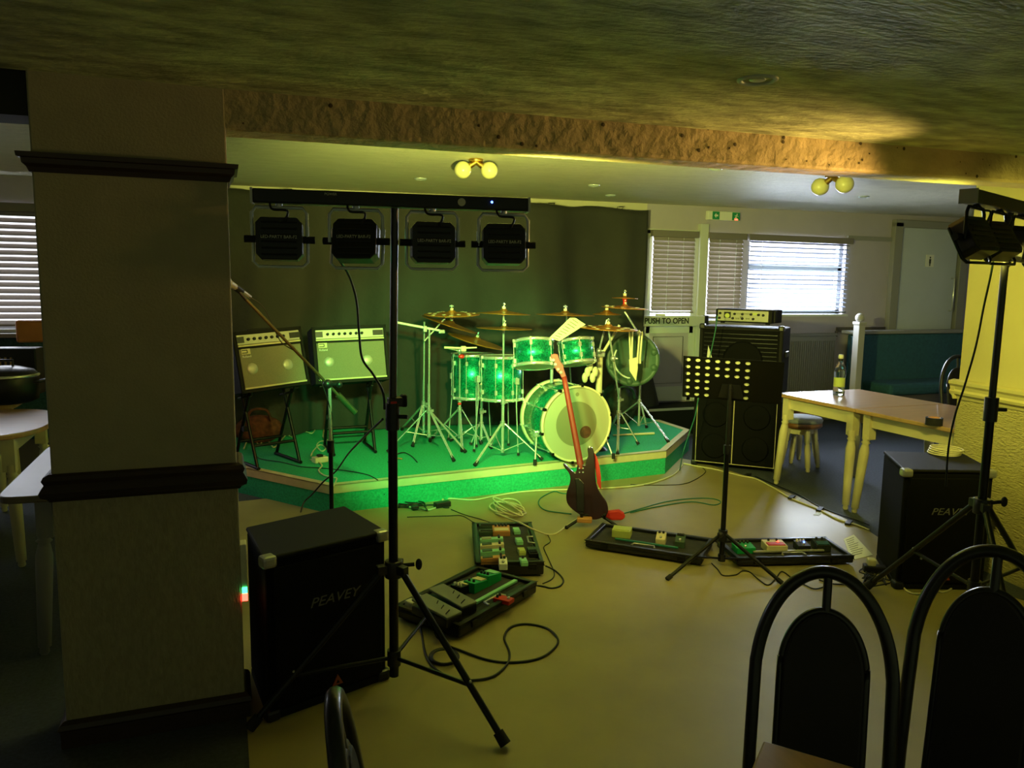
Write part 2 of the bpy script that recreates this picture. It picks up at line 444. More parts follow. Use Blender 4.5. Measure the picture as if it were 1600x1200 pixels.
ring([(-.01, .865), (.008, .865), (.014, .875), (.030, .885), (.034, .90), (.026, .915), (.020, .925), (.026, .94), (.020, .952), (.008, .958), (-.01, .958)], 'rail_wood', 'trim_pillar_dado')
ring([(-.01, .0), (.018, .0), (.018, .06), (.026, .07), (.020, .085), (.008, .095), (-.01, .095)], 'rail_wood', 'baseboard_pillar')
# rails and skirting on the back wall
mb = MB(); mb.box((7.40, BW-.012, 2.20), (.70, .024, .05)); struct(mb.build('trim_picture', 'trim_grey'))
mb = MB(); mb.box((7.35, BW-.015, 1.10), (.75, .03, .055)); struct(mb.build('trim_dado', 'trim_dark'))
mb = MB(); mb.box((7.0, BW-.01, .06), (5.0, .02, .12)); struct(mb.build('baseboard_back', 'trim_grey'))
mb = MB(); mb.box((2.2, BW-.006, 2.33), (4.2, .012, .3)); struct(mb.build('wall_back_pelmet', 'wall_cream'))

# ---------------- windows, blinds
def blind(name, x0, x1, z0, z1, y, mt, ang, label, pitch=.05, cords=(), hd='blind_head', sd_=.052):
    b = thing(name, label, 'blind', ((x0+x1)/2, y, z1)); w = x1-x0
    mb = MB(); mb.box((0, -.01, -.035), (w+.05, .06, .07)); mb.build('headrail', hd, b, bevel=.004)
    mb = MB(); z = -.085
    while z > z0-z1+.03:
        mb.box((0, 0, z), (w-.01, sd_, .002), tilt=Matrix.Rotation(R(ang), 4, 'X')); z -= pitch
    mb.build('slats', mt, b)
    mb = MB(); mb.box((0, 0, z0-z1+.012), (w-.01, .045, .018)); mb.build('bottom_rail', mt, b)
    for c in cords:
        mb = MB(); mb.tube([(c*w/2, -.03, -.06), (c*w/2, -.031, z0-z1+.01)], .0016, 6)
        for k in range(int((z1-z0)/pitch)): mb.sphere((c*w/2, -.031, -.085-k*pitch), .006, 6, 4)
        mb.build('ladder_cord', 'blind_white', b)
    return b
def window(n, x0, x1, z0, z1, bars=(), fr=.05):
    mb = MB(); y = BW+.09
    mb.box(((x0+x1)/2, y, z0+fr/2), (x1-x0, .06, fr)); mb.box(((x0+x1)/2, y, z1-fr/2), (x1-x0, .06, fr))
    mb.box((x0+fr/2, y, (z0+z1)/2), (fr, .06, z1-z0)); mb.box((x1-fr/2, y, (z0+z1)/2), (fr, .06, z1-z0))
    for z in bars: mb.box(((x0+x1)/2, y, z), (x1-x0, .06, .075))
    o = struct(mb.build('window_%d' % n, 'window_grey'))
    mb = MB(); mb.box(((x0+x1)/2, BW-.02, z0-.012), (x1-x0+.06, .10, .024)); mb.build('window_sill', 'pvc', o)
    return o
window(1, 5.08, 5.56, 1.22, 2.16); window(2, 5.65, 7.05, 1.285, 2.16, (1.83,)); window(3, -3.6, -1.18, 1.17, 2.19)
blind('window_blind', 5.08, 5.54, 1.24, 2.19, BW-.035, 'slat_grey', 66, 'narrow nearly shut slatted blind between the glazed door and the bright window', .047, (-.45, .5))
blind('window_blind', 5.62, 7.06, 1.30, 2.19, BW-.035, 'slat_white', 20, 'wide slatted blind standing open on the bright white window', .052, (-.78, .86))
blind('window_blind', -3.55, -1.22, 1.19, 2.19, BW-.035, 'slat_grey', 48, 'slatted blind on the window beyond the square pillar', .052, ())
# the push-bar door beside the curtain
d = struct(MB().box((4.625, BW+.02, 1.20), (.66, .05, .10)).build('door_1', 'pvc'))
mb = MB()
for x in (4.335, 4.915): mb.box((x, BW-.005, 1.25), (.07, .05, 1.88))
mb.box((4.625, BW-.005, 2.18), (.66, .05, .05)); mb.box((4.625, BW-.005, 1.14), (.6, .05, .12)); mb.box((4.625, BW-.005, .40), (.6, .05, .16)); mb.build('door_frame', 'pvc', d)
mb = MB(); mb.box((4.625, BW+.0, .77), (.52, .03, .62)); mb.build('lower_panel', 'wall_mauve', d)
mb = MB(); mb.tube([(4.42, BW-.033, .52), (4.42, BW-.033, 1.04), (4.80, BW-.033, 1.04), (4.80, BW-.033, .52)], .004, 5, closed=True); mb.build('panel_groove', 'trim_dark', d)
mb = MB(); mb.box((4.58, BW-.075, 1.215), (.90, .05, .115)); pb = mb.build('push_bar', 'pvc', d, bevel=.006)
for x in (4.10, 5.055): MB().box((x, BW-.06, 1.215), (.05, .08, .125)).build('bar_end', 'black_plastic', d, bevel=.006)
text('PUSH TO OPEN', .086, Matrix.Translation((4.545, BW-.1015, 1.215)) @ TXT_BACK, 'ink', pb, sx=.93, bold=.0025)
mb = MB(); mb.box((5.01, BW-.02, 1.30), (.11, .07, 1.96)); mb.build('door_post', 'pvc', d, bevel=.006)
blind('window_blind', 4.36, 4.89, 1.30, 2.19, BW-.055, 'slat_grey', 66, 'slatted blind on the glazed door above the push bar', .047, (-.35, .38))
mb = MB(); mb.box((4.75, BW-.18, .15), (1.1, .36, .30)); st = struct(mb.build('trim_door_step', 'black_carpet', bevel=.01))
MB().box((4.75, BW-.365, .285), (1.1, .012, .025)).build('step_nosing', 'steel_dull', st)
# things on that sill
a = tag(MB().box((4.44, BW-.13, 1.285), (.10, .05, .024)).build('paper_packet', 'white_plastic', bevel=.004), 'small white packet on top of the push bar', 'packet')
# second door, at the far right
d = struct(MB().box((8.36, BW-.01, 1.19), (.94, .03, 2.36)).build('door_2', 'door_grey'))
mb = MB()
for x in (7.80, 8.92): mb.box((x, BW-.03, 1.2), (.13, .07, 2.42))
mb.box((8.36, BW-.03, 2.395), (1.25, .07, .09)); mb.build('door_frame', 'trim_grey', d, bevel=.008)
mb = MB(); mb.tube([(8.765, BW-.03, 1.33), (8.765, BW-.075, 1.33), (8.765, BW-.075, 1.74), (8.765, BW-.03, 1.74)], .012, 8); mb.build('pull_handle', 'chrome', d)
sg = MB().box((8.37, BW-.028, 1.955), (.13, .006, .15)).build('door_sign', 'white_plastic', d)
mb = MB(); mb.sphere((8.37, BW-.033, 1.995), .012, 8, 6, (1, .3, 1)); mb.box((8.37, BW-.033, 1.95), (.03, .003, .055)); mb.box((8.37, BW-.033, 1.91), (.016, .003, .04)); mb.build('door_sign_figure', 'ink', sg)
# exit sign
e = thing('exit_sign', 'small green and white exit sign on the back wall near the ceiling', 'sign', (5.25, BW-.03, 2.375))
MB().box((0, 0, 0), (.42, .055, .10)).build('sign_case', 'white_plastic', e, bevel=.008)
MB().box((-.11, -.030, 0), (.09, .004, .085)).build('arrow_panel', 'exit_green', e); MB().box((.155, -.030, 0), (.10, .004, .085)).build('figure_panel', 'exit_green', e)
mb = MB(); mb.prism([(-.135, -.033, .0), (-.11, -.033, .028), (-.11, -.033, .01), (-.085, -.033, .01), (-.085, -.033, -.01), (-.11, -.033, -.01), (-.11, -.033, -.028)], (0, -.002, 0))
mb.sphere((.165, -.033, .022), .009, 8, 6, (1, .3, 1)); mb.tube([(.16, -.034, .012), (.15, -.034, -.008), (.17, -.034, -.03)], .005, 5); mb.tube([(.152, -.034, -.008), (.13, -.034, -.026)], .005, 5); mb.tube([(.135, -.034, .006), (.16, -.034, .010), (.182, -.034, -.002)], .004, 5)
mb.build('sign_symbols', 'white_plastic', e)
MB().box((.155, -.034, -.034), (.04, .003, .012)).build('status_light', 'led_red', e)
# radiator
r_ = thing('radiator', 'flat panel radiator on the wall beneath the bright window', 'radiator', (6.53, BW-.05, .12))
mb = MB(); mb.box((0, 0, .46), (.78, .05, .90)); mb.build('panel', 'trim_grey', r_, bevel=.012)
mb = MB()
for i in range(24): mb.box((-.36+i*.0313, -.03, .45), (.008, .012, .8))
mb.build('ribs', 'trim_grey', r_)
mb = MB(); mb.box((0, 0, .925), (.80, .075, .03)); mb.build('top_grille', 'trim_grey', r_, bevel=.004)
for s in (-.3, .3): MB().cyl((s, .0, .02), (s, .0, -.122), .009, n=8).build('pipe', 'trim_grey', r_)
MB().cyl((.40, -.01, .9), (.40, -.01, .965), .018, n=12).build('valve_knob', 'trim_dark', r_)
# ceiling lights
def downlight(x, y, z, r, label, grp=None):
    t = thing('ceiling_spotlight', label, 'ceiling light', (x, y, z), group=grp)
    mb = MB(); mb.lathe([(r*.70, .02), (r*.72, -.004), (r*.85, -.010), (r, -.004), (r*1.02, .004)], (0, 0, 0), 32); mb.build('trim_ring', 'silver_ring', t)
    mb = MB(); mb.lathe([(0.001, .01), (r*.45, .006), (r*.5, .014), (r*.71, .018)], (0, 0, 0), 24); mb.build('lamp_face', 'black_satin', t)
    mb = MB(); mb.sphere((0, 0, -.002), r*.42, 16, 8, (1, 1, .28)); mb.build('bulb', 'skin_bulb', t)
    return t
downlight(1.545, 2.04, CF-.0085, .062, 'chrome recessed spotlight in the textured ceiling nearest the viewer')
for x, y, l in ((3.42, 4.95, 'small recessed spotlight in the far ceiling above the music stand'), (3.05, 6.2, 'small recessed spotlight in the far ceiling above the rack toms'), (1.55, 6.35, 'small recessed spotlight in the far ceiling above the light bar'), (5.85, 6.0, 'small recessed spotlight in the far ceiling near the bright window'), (3.55, 6.85, 'small recessed spotlight in the far ceiling beside the curtain top')):
    downlight(x, y, CBL-.035+.135*(x+4)/13.6-.003, .05, l)
def ceiling_at(x): return CBL-.035+.135*(x+4)/13.6
def globes(x, y, az, label, tilt):
    z = ceiling_at(x); t = thing('globe_ceiling_lamp', label, 'ceiling lamp', (x, y, z), az)
    MB().cyl((0, 0, 0), (0, 0, -.02), .05, .05, 24).build('ceiling_plate', 'brass', t, bevel=.003)
    for s in (-1, 1):
        e1 = Vector((s*.055, 0, -.055 - s*tilt))
        MB().cyl((0, 0, -.02), e1, .017, .022, 12).build('arm', 'brass', t)
        g = MB(); g.sphere(tuple(e1+Vector((s*.035, 0, -.02))), .058, 24, 14); g.build('glass_globe', 'globe', t)
    return t
globes(1.66, 5.2, R(-18), 'twin globe ceiling lamp above the drum stage', 0)
g2 = DD(1300, 295, 6.6); globes(g2.x, g2.y, R(-75), 'twin globe ceiling lamp near the yellow wall', .0).scale = (1.15, 1.15, 1.15)

# ---------------- black backdrop curtain
CY = 7.22
cu = thing('backdrop_curtain', 'tall black stage curtain hanging behind the drum kit', 'curtain', (2.1, CY, 0))
rs = random.Random(11); ph = [(rs.uniform(1.5, 9), rs.uniform(0, 6.3), rs.uniform(.2, 1)) for _ in range(9)]
def fold(x, z):
    a = 0
    for k, p, w in ph: a += math.sin(k*x + p + .25*math.sin(z*1.3+p)*k*.3)*w
    a += .9*math.sin(17*x+1.2*math.sin(z*2+x)) * (.25+.5*max(0, math.sin(x*1.7)))
    s = .024 + .034*(1-z/2.4)
    return a*s
mb = MB(); NX, NZ = 170, 34; vs = []
xl, xr = -.25, 4.20
for j in range(NZ+1):
    for i in range(NX+1):
        u = i/NX; x = xl+(xr-xl)*u; top = 2.365+.03*u + .010*math.sin(x*9) - .02*abs(math.sin(x*2.7))
        z = .012 + (top-.012)*j/NZ
        if x < 4.27 and z < .215: z = .215 if j == 0 else max(z, .215)
        fl = max(0, (1-z/1.1))*max(0, (u-.93)/.07)*.34
        vs.append((x-2.1+fl, fold(x, z), z))
mb.add(vs, [(j*(NX+1)+i, j*(NX+1)+i+1, (j+1)*(NX+1)+i+1, (j+1)*(NX+1)+i) for j in range(NZ) for i in range(NX)], True)
o = mb.build('cloth', 'black_cloth', cu); sd = o.modifiers.new('thick', 'SOLIDIFY'); sd.thickness = .004
mb = MB(); mb.tube([(-2.3, .10, 2.33), (2.1, .10, 2.36)], .008, 8); mb.build('curtain_rail', 'black_metal', cu)
for x in (-1.55, -1.2, .72, .98, 1.75):
    mb = MB(); mb.tube([(x, .05, 2.36), (x-.01, .03, 2.395), (x+.06, .03, 2.40), (x+.05, .05, 2.37)], .004, 6); mb.build('rail_hook', 'black_metal', cu)

# ---------------- the carpeted stage
SZ = .20
sp = [(-.35, 6.62), (.085, 6.05), (.65, 5.30), (3.50, 5.60), (4.25, 6.38), (4.25, 6.96), (4.15, 7.40), (-.35, 7.40)]
stg = thing('stage_platform', 'low green carpeted stage with cream edge trim carrying the drum kit', 'stage', (2, 6.3, 0))
mb = MB(); mb.prism([(x, y, 0) for x, y in sp], (0, 0, SZ-.006)); mb.build('riser', 'stage_carpet', stg, world=True)
mb = MB(); mb.prism([(x, y, SZ-.006) for x, y in sp], (0, 0, .006)); mb.build('carpet_top', 'stage_carpet', stg, world=True)
def offs(poly, d):
    out = []; n = len(poly)
    for i in range(n):
        a, b, c = Vector(poly[i-1]), Vector(poly[i]), Vector(poly[(i+1) % n])
        n1 = Vector((-(b-a).y, (b-a).x)).normalized(); n2 = Vector((-(c-b).y, (c-b).x)).normalized()
        m = (n1+n2); m = m/ max(.2, m.dot(n1)); out.append(b+m*d)
    return out
inn = offs(sp, .055); out_ = offs(sp, -.006)
for i in range(0, 5):
    mb = MB(); a, b = i, i+1
    q = [inn[a], inn[b], out_[b], out_[a]]
    mb.prism([(p.x, p.y, SZ-.002) for p in q], (0, 0, .007))
    q2 = [Vector(sp[a]), Vector(sp[b]), out_[b], out_[a]]
    mb.prism([(p.x, p.y, SZ-.055) for p in q2], (0, 0, .06))
    mb.build('edge_trim', 'stage_trim', stg, world=True)

# overcast sky outside the windows
for nm, x0, x1 in (('sky_right', 3.9, 8.2), ('sky_left', -4.6, -.6)):
    mb = MB(); mb.box(((x0+x1)/2, 8.6, 1.9), (x1-x0, .02, 2.6)); struct(mb.build(nm, 'sky'))

# ================================================================== left side, beyond the pillar
def table_legs_turned(t, pts, h, mt, sp=.0):
    for x, y, dx, dy in pts:
        mb = MB(); a = Vector((x, y, h)); b = Vector((x+dx, y+dy, 0)); ax = (a-b); L = ax.length
        mb.box((x, y, h-.09), (.062, .062, .18))
        mb.lathe([(.014, 0), (.020, .01), (.018, .03), (.026, .035), (.034, L*.55), (.034, L*.62), (.026, L*.68), (.022, L*.70), (.032, L*.715), (.022, L*.73), (.03, L*.75), (.03, L*.80)], tuple(b), 16, axis=ax)
        mb.build('leg', mt, t)
be = thing('bench_seat', 'teal patterned bench along the wall below the left window', 'bench', (-2.5, 7.05, 0))
MB().box((0, .30, .62), (2.9, .10, .98)).build('backrest', 'teal_pattern', be, bevel=.02)
MB().box((0, .29, 1.125), (2.94, .14, .035)).build('top_rail', 'trim_grey', be, bevel=.006)
MB().box((0, .0, .42), (2.9, .5, .14)).build('seat', 'teal_cloth', be, bevel=.03)
MB().box((0, .03, .18), (2.9, .4, .34)).build('plinth', 'trim_dark', be)
def oval_table(loc, sx, sy, label, top, leg, z=.75, name='pub_table', nn=4):
    t = thing(name, label, 'table', loc)
    pts = []
    for i in range(48):
        a = 2*PI*i/48; c, s = math.cos(a), math.sin(a)
        pts.append((math.copysign(abs(c)**(2/nn), c)*sx/2, math.copysign(abs(s)**(2/nn), s)*sy/2, z-.03))
    MB().prism(pts, (0, 0, .03)).build('tabletop', top, t, bevel=.006)
    mb = MB()
    for s in (-1, 1): mb.box((0, s*(sy/2-.12), z-.07), (sx-.3, .02, .08)); mb.box((s*(sx/2-.14), 0, z-.07), (.02, sy-.26, .08))
    mb.build('apron', leg, t)
    table_legs_turned(t, [(i*(sx/2-.15), j*(sy/2-.13), i*.03, j*.03) for i in (-1, 1) for j in (-1, 1)], z-.03, leg)
    return t
oval_table((-1.60, 5.25, 0), 1.26, 1.05, 'pale wooden table with rounded edge left of the pillar', 'table_top', 'cream_wood', nn=3.2)
oval_table((-2.0, 6.25, 0), 1.35, .62, 'wooden table under the left window carrying the black cooker', 'table_top', 'cream_wood', nn=12)
t = oval_table((-.47, 4.08, 0), .82, 1.1, 'grey topped table partly hidden behind the square pillar', 'grey_table', 'trim_grey', .72, nn=14)
ck = thing('electric_cooker', 'black electric cooker with chrome lid rim on the table by the left window', 'cooker', tuple(Vector((DD(10, 608, 6.25).x, DD(10, 608, 6.25).y, .75))), R(-10))
MB().lathe([(.15, 0), (.19, .02), (.20, .16), (.19, .18)], (0, 0, 0), 32).build('body', 'black_plastic', ck)
MB().lathe([(.20, .178), (.205, .186), (.195, .196)], (0, 0, 0), 32).build('rim', 'chrome', ck)
MB().lathe([(.195, .19), (.17, .22), (.08, .245), (.0, .25)], (0, 0, 0), 32).build('lid', 'black_satin', ck)
MB().tube([(-.05, 0, .24), (-.05, 0, .285), (.05, 0, .285), (.05, 0, .24)], .009, 8).build('lid_handle', 'black_plastic', ck)
for s in (-1, 1): MB().tube([(s*.19, -.05, .14), (s*.25, -.04, .15), (s*.25, .04, .15), (s*.19, .05, .14)], .010, 8).build('handle', 'black_plastic', ck)
mx = DD(28, 565, 6.95)
mc = thing('equipment_case', 'black control box with small gold switches behind the cooker', 'control box', (mx.x-.05, 6.52, .75), R(-8))
MB().box((0, 0, .17), (.52, .16, .34)).build('case', 'black_plastic', mc, bevel=.01)
for i in range(3): MB().box((.03+i*.035, -.083, .24), (.012, .01, .07)).build('switch', 'brass', mc)
for i in range(3): MB().cyl((-.02+i*.05, -.08, .15), (-.02+i*.05, -.10, .15), .011, n=10).build('knob', 'chrome', mc)
bx = DD(56, 517, 7.1)
tag(MB().box((bx.x, bx.y, bx.z-.0), (.25, .12, .175)).build('wooden_box', 'orange_wood', bevel=.018), 'orange brown wooden box on top of the teal bench against the left blind', 'box')
def bar_stool(loc, label, cushion, h=.46, rz=0, name='wooden_stool'):
    s = thing(name, label, 'stool', loc, rz)
    MB().lathe([(.0, h+.055), (.10, h+.054), (.165, h+.04), (.178, h+.02), (.17, h), (.0, h)], (0, 0, 0), 32).build('cushion', cushion, s)
    MB().lathe([(.16, h-.045), (.175, h-.03), (.172, h), (.10, h)], (0, 0, 0), 32).build('seat_ring', 'brown_table', s)
    for i in range(4):
        a = PI/4+i*PI/2; c, d = math.cos(a), math.sin(a)
        mb = MB(); t0 = Vector((c*.115, d*.115, h-.04)); b0 = Vector((c*.175, d*.175, 0)); ax = t0-b0; L = ax.length
        mb.lathe([(.013, 0), (.019, .012), (.016, .03), (.022, .04), (.026, L*.5), (.024, L*.62), (.019, L*.65), (.026, L*.67), (.028, L)], tuple(b0), 14, axis=ax)
        mb.build('leg', 'cream_wood', s)
    for i in range(4):
        a = PI/4+i*PI/2; b = a+PI/2
        MB().box((.112*(math.cos(a)+math.cos(b))/2, .112*(math.sin(a)+math.sin(b))/2, h-.075), (.165, .02, .06), rz=(a+b)/2+PI/2).build('apron_rail', 'cream_wood', s)
    return s
bar_stool((-2.45, 5.2, 0), 'small wooden stool standing behind the rounded table', 'seat_teal')

# ================================================================== right side
# two square tables pushed together
def square_table(loc, label, w=.86, l=.84, z=.75):
    t = thing('wooden_table', label, 'table', loc)
    MB().box((0, 0, z-.014), (w, l, .028)).build('tabletop', 'table_top', t, bevel=.006)
    mb = MB()
    for s in (-1, 1): mb.box((0, s*(l/2-.075), z-.075), (w-.14, .022, .095)); mb.box((s*(w/2-.07), 0, z-.075), (.022, l-.16, .095))
    mb.build('apron', 'cream_wood', t)
    table_legs_turned(t, [(i*(w/2-.07), j*(l/2-.075), i*.05, j*.035) for i in (-1, 1) for j in (-1, 1)], z-.028, 'cream_wood')
    return t
square_table((4.62, 4.665, 0), 'square wooden topped table beside the bass rig, carrying the bottle')
square_table((4.62, 3.82, 0), 'square wooden topped table next to the yellow wall, carrying the tape roll')
p = G(1310, 618, .75)
b = thing('water_bottle', 'clear plastic bottle with a yellow green label standing on the wooden table', 'bottle', (p.x, p.y, .75))
MB().lathe([(.028, 0), (.036, .004), (.037, .03), (.034, .06), (.0345, .12), (.038, .15), (.036, .18), (.022, .215), (.0135, .235), (.0135, .252)], (0, 0, 0), 28).build('body', 'glass', b)
MB().lathe([(.0352, .062), (.0352, .122)], (0, 0, 0), 28).build('paper_label', 'label_green', b); b.scale = (1.22, 1.22, 1.18)
MB().lathe([(.0145, .236), (.0145, .25)], (0, 0, 0), 16).build('neck_ring', 'black_plastic', b)
MB().lathe([(.0, .2495), (.0125, .25), (.016, .253), (.016, .272), (.012, .278), (.0, .278)], (0, 0, 0), 16).build('cap', 'cork', b)
p = G(1459, 664, .75)
tr = thing('tape_roll', 'black roll of tape lying on the wooden table beside the yellow wall', 'tape', (p.x, p.y, .75))
MB().lathe([(.036, 0), (.05, 0), (.05, .048), (.036, .048), (.036, 0)], (0, 0, 0), 32, smooth=False).build('tape', 'black_rubber', tr)
MB().lathe([(.033, .001), (.036, .001), (.036, .049), (.033, .049), (.033, .001)], (0, 0, 0), 32).build('core', 'tan_paint', tr)
p = G(1253, 742); q1 = G(1253, 655, .44); bar_stool((q1.x, q1.y, 0), 'round wooden stool with grey cushion beside the bass cabinets', 'seat_grey', .42, .5)
q2 = G(1248, 633, .50); bar_stool((q2.x+.05, q2.y+.05, 0), 'wooden stool with teal cushion behind the grey cushioned one', 'seat_teal', .46, .2)
mat('post_grey', '#a5a19b', .5)
# booth with a post
bo = thing('booth_seat', 'teal upholstered booth with pale wooden posts below the far door', 'booth', (7.6, 7.0, 0))
MB().box((.50, .22, .60), (2.2, .14, .92)).build('backrest', 'teal_cloth', bo, bevel=.03)
MB().box((.48, .23, 1.08), (2.28, .19, .04)).build('top_rail', 'trim_grey', bo, bevel=.008)
mb = MB(); mb.prism([(-.99, -.26, .15), (-.90, -.28, .15), (-.50, .20, .15), (-.60, .24, .15)], (0, 0, .90)); mb.build('side_panel', 'teal_pattern', bo, bevel=.02)
for (yy) in (-.27,):
    mb = MB(); mb.box((-.97, yy, .60), (.085, .085, 1.2)); mb.box((-.97, yy, 1.215), (.105, .105, .03)); mb.sphere((-.97, yy, 1.275), .05, 16, 10); mb.build('post', 'post_grey', bo, bevel=.004)
mb = MB(); mb.box((.50, -.05, .44), (1.9, .44, .14)); mb.build('seat', 'teal_cloth', bo, bevel=.05, seg=3)
mb = MB(); mb.box((.50, -.02, .19), (1.9, .36, .38)); mb.build('plinth', 'trim_dark', bo)

# arch backed chairs
def arch(w, h0, h1, n=20):
    p = []
    for i in range(n+1):
        a = PI*i/n; p.append((-math.cos(a)*w, h0+math.sin(a)*(h1-h0)))
    return p
def arch_chair(loc, rz, label, grp=None, sc=1.0):
    # faces local +Y (seat in front of the backrest towards +Y)
    c = thing('arch_back_chair', label, 'chair', loc, rz, group=grp)
    c.scale = (sc, sc, sc)
    H = .925
    lean = lambda z: .03-(z-.45)*.16
    pts = [(-.142, .0, .0), (-.143, .03, .25), (-.143, .03, .45)] + [(x, lean(z), z) for x, z in arch(.142, .68, H)] + [(.143, .03, .45), (.143, .03, .25), (.142, .0, .0)]
    MB().tube(smoothpath(pts, 2), .0145, 10).build('back_frame', 'black_satin', c)
    ip = [(-.088, .035, .42)] + [(x, lean(z), z) for x, z in arch(.088, .70, .84)] + [(.088, .035, .42)]
    MB().tube(smoothpath(ip, 2), .009, 8).build('panel_frame', 'black_satin', c)
    mb = MB(); pl = [Vector(p) + Vector((0, -.012, 0)) for p in ip]
    mb.prism([(p.x*.97, p.y, p.z) for p in pl], (0, .026, 0)); mb.build('back_pad', 'chair_pad', c, bevel=.006)
    MB().tube([(0, lean(.84), .84), (0, lean(.915), .915)], .0095, 8).build('strut', 'black_satin', c)
    MB().tube([(-.088, .035, .42), (.088, .035, .42)], .009, 8).build('lower_rail', 'black_satin', c)
    mb = MB(); mb.lathe([(0, .405), (.12, .402), (.145, .39), (.152, .37), (.14, .355), (0, .355)], (0, .21, 0), 32); mb.build('seat', 'chair_pad', c)
    for s in (-1, 1): MB().tube([(s*.11, .31, .36), (s*.145, .36, 0)], .013, 8).build('leg', 'black_satin', c)
    return c
def face(p): return math.atan2(-p.x, p.y)
c1 = DD(1296, 900, 1.81); arch_chair((c1.x, c1.y, 0), math.atan2(c1.x, -c1.y)+R(3), 'black arch backed chair nearest the music stand, drawn up to the brown table', sc=1.03)
c2 = DD(1552, 900, 2.02); arch_chair((c2.x, c2.y, 0), math.atan2(c2.x, -c2.y)+R(-7), 'black arch backed chair in front of the right loudspeaker', sc=1.08)
c3 = G(566, 1097, .92); arch_chair((c3.x, c3.y, 0), math.atan2(c3.x, -c3.y)+R(90), 'black arch backed chair seen edge on below the loudspeaker beside the pillar')
c4 = DD(1500, 600, 7.3); arch_chair((c4.x, c4.y, 0), R(170), 'arch backed chair standing in front of the teal booth', sc=1.14)
t = Vector((.943, 1.122, 0)); ad = Vector((.64, -.77, 0)).normalized(); bd = Vector((-.74, -.67, 0)).normalized(); bd = (bd-ad*bd.dot(ad)).normalized()
bt = thing('brown_table', 'dark brown wooden table corner in front of the arch backed chairs', 'table', tuple(t))
mb = MB(); q = [t, t+ad*.9, t+ad*.9+bd*.62, t+bd*.62]; mb.prism([(v.x, v.y, .715) for v in q], (0, 0, .026)); mb.build('tabletop', 'brown_table', bt, world=True, bevel=.004)
cc = t+ad*.45+bd*.31
MB().cyl((cc.x, cc.y, .03), (cc.x, cc.y, .715), .035, n=16).build('pedestal', 'black_metal', bt, world=True)
MB().cyl((cc.x, cc.y, 0), (cc.x, cc.y, .03), .2, .19, 28).build('base', 'black_metal', bt, world=True)

# ================================================================== lighting bars and their stands
def par_can(parent, x, tilt, yaw, lens, labelled):
    # hangs under the bar at local x; lens towards +Y
    top = Vector((x, 0, -.028)); c = Vector((x, 0, -.145))
    m = Matrix.Translation(c) @ Matrix.Rotation(yaw, 4, 'Z') @ Matrix.Rotation(tilt, 4, 'X')
    b = MB(); pr = [(-.078, -.052), (-.078, .052), (-.06, .072), (.06, .072), (.078, .052), (.078, -.052), (.06, -.072), (-.06, -.072)]
    b.prism([(px_, -.035, pz) for px_, pz in pr], (0, .07, 0), mx=m)
    for k in range(6): b.box((0, -.037, -.055+k*.022), (.12, .006, .006), mx=m)
    can = b.build('par_can', 'black_plastic', parent, bevel=.005)
    b = MB(); b.tube([(x, 0, -.022), (x+.0, 0, -.034)], .012, 8)
    b.tube([(p[0]+x, 0, p[1]) for p in ((-.092, -.15), (-.092, -.055), (-.078, -.036), (.078, -.036), (.092, -.055), (.092, -.15))], .0065, 6)
    b.build('yoke', 'frame_silver' if labelled else 'black_metal', can)
    b = MB(); b.tube([(m @ Vector(p)) for p in ((-.092, .02, .05), (-.092, .02, -.075), (-.075, .02, -.092), (.075, .02, -.092), (.092, .02, -.075), (.092, .02, .05))], .006, 6); b.build('guard_frame', 'frame_silver' if labelled else 'black_metal', can)
    for s in (-1, 1):
        b = MB(); b.cyl(m @ Vector((s*.078, 0, 0)), m @ Vector((s*.118, 0, 0)), .013, .013, 10); b.build('side_knob', 'black_rubber', can)
    b = MB(); b.lathe([(.058, 0), (.062, .004), (.0, .005)], tuple(m @ Vector((0, .036, 0))), 20, axis=(m.to_3x3() @ Vector((0, 1, 0)))); b.build('lens', lens, can)
    if labelled: text('LED-PARTY BAR-F2', .0155, m @ Matrix.Translation((0, -.0425, .004)) @ TXT_BACK, 'label_silver', can, sx=.92)
    b = MB(); b.tube(smoothpath([(x-.03, -.01, -.02), (x-.02, -.03, -.045), (x+.03, -.04, -.05), (x+.02, -.035, -.085)], 5), .004, 6); b.build('power_lead', 'cable_black', can)
    return can
def lens_mat(n, col, es):
    mat(n, (col[0]*.5, col[1]*.5, col[2]*.5), .2, emit=col, es=es)
    return n
LM = {'a': lens_mat('lens_amber', AMBER, 6), 'g': lens_mat('lens_green', GREEN, 6), 'l': lens_mat('lens_lime', LIME, 6), 'y': lens_mat('lens_yellow', YELLOW, 6), 'o': lens_mat('lens_orange', ORANGE, 6)}
def light_bar(C, az, label, lens, tilts, yaws, txt):
    t = thing('stage_light_bar', label, 'stage light', tuple(C), PI/2-az)
    b = MB(); b.box((0, 0, 0), (.96, .06, .048)); bar = b.build('bar', 'black_plastic', t, bevel=.005)
    for s in (-1, 1): MB().box((s*.483, 0, 0), (.008, .062, .052)).build('end_cap', 'steel_dull', t)
    if txt:
        text('POWER', .012, Matrix.Translation((-.22, -.0315, .012)) @ TXT_BACK, 'label_silver', bar)
        MB().cyl((.235, -.030, 0), (.235, -.036, 0), .014, n=16).build('round_socket', 'label_silver', t)
        MB().sphere((.345, -.031, .004), .0045, 8, 6).build('status_light', 'led_blue', t)
    for k, x in enumerate(CAN_T): par_can(t, x, tilts[k], yaws[k], LM[lens[k]], txt)
    return t
light_bar(BAR1_C, BAR1_AZ, 'black light bar with four cans and a blue light, hung before the curtain', 'aggl', (R(-4), R(-14), R(-3), R(-6)), (0, R(-14), R(3), R(-4)), True)
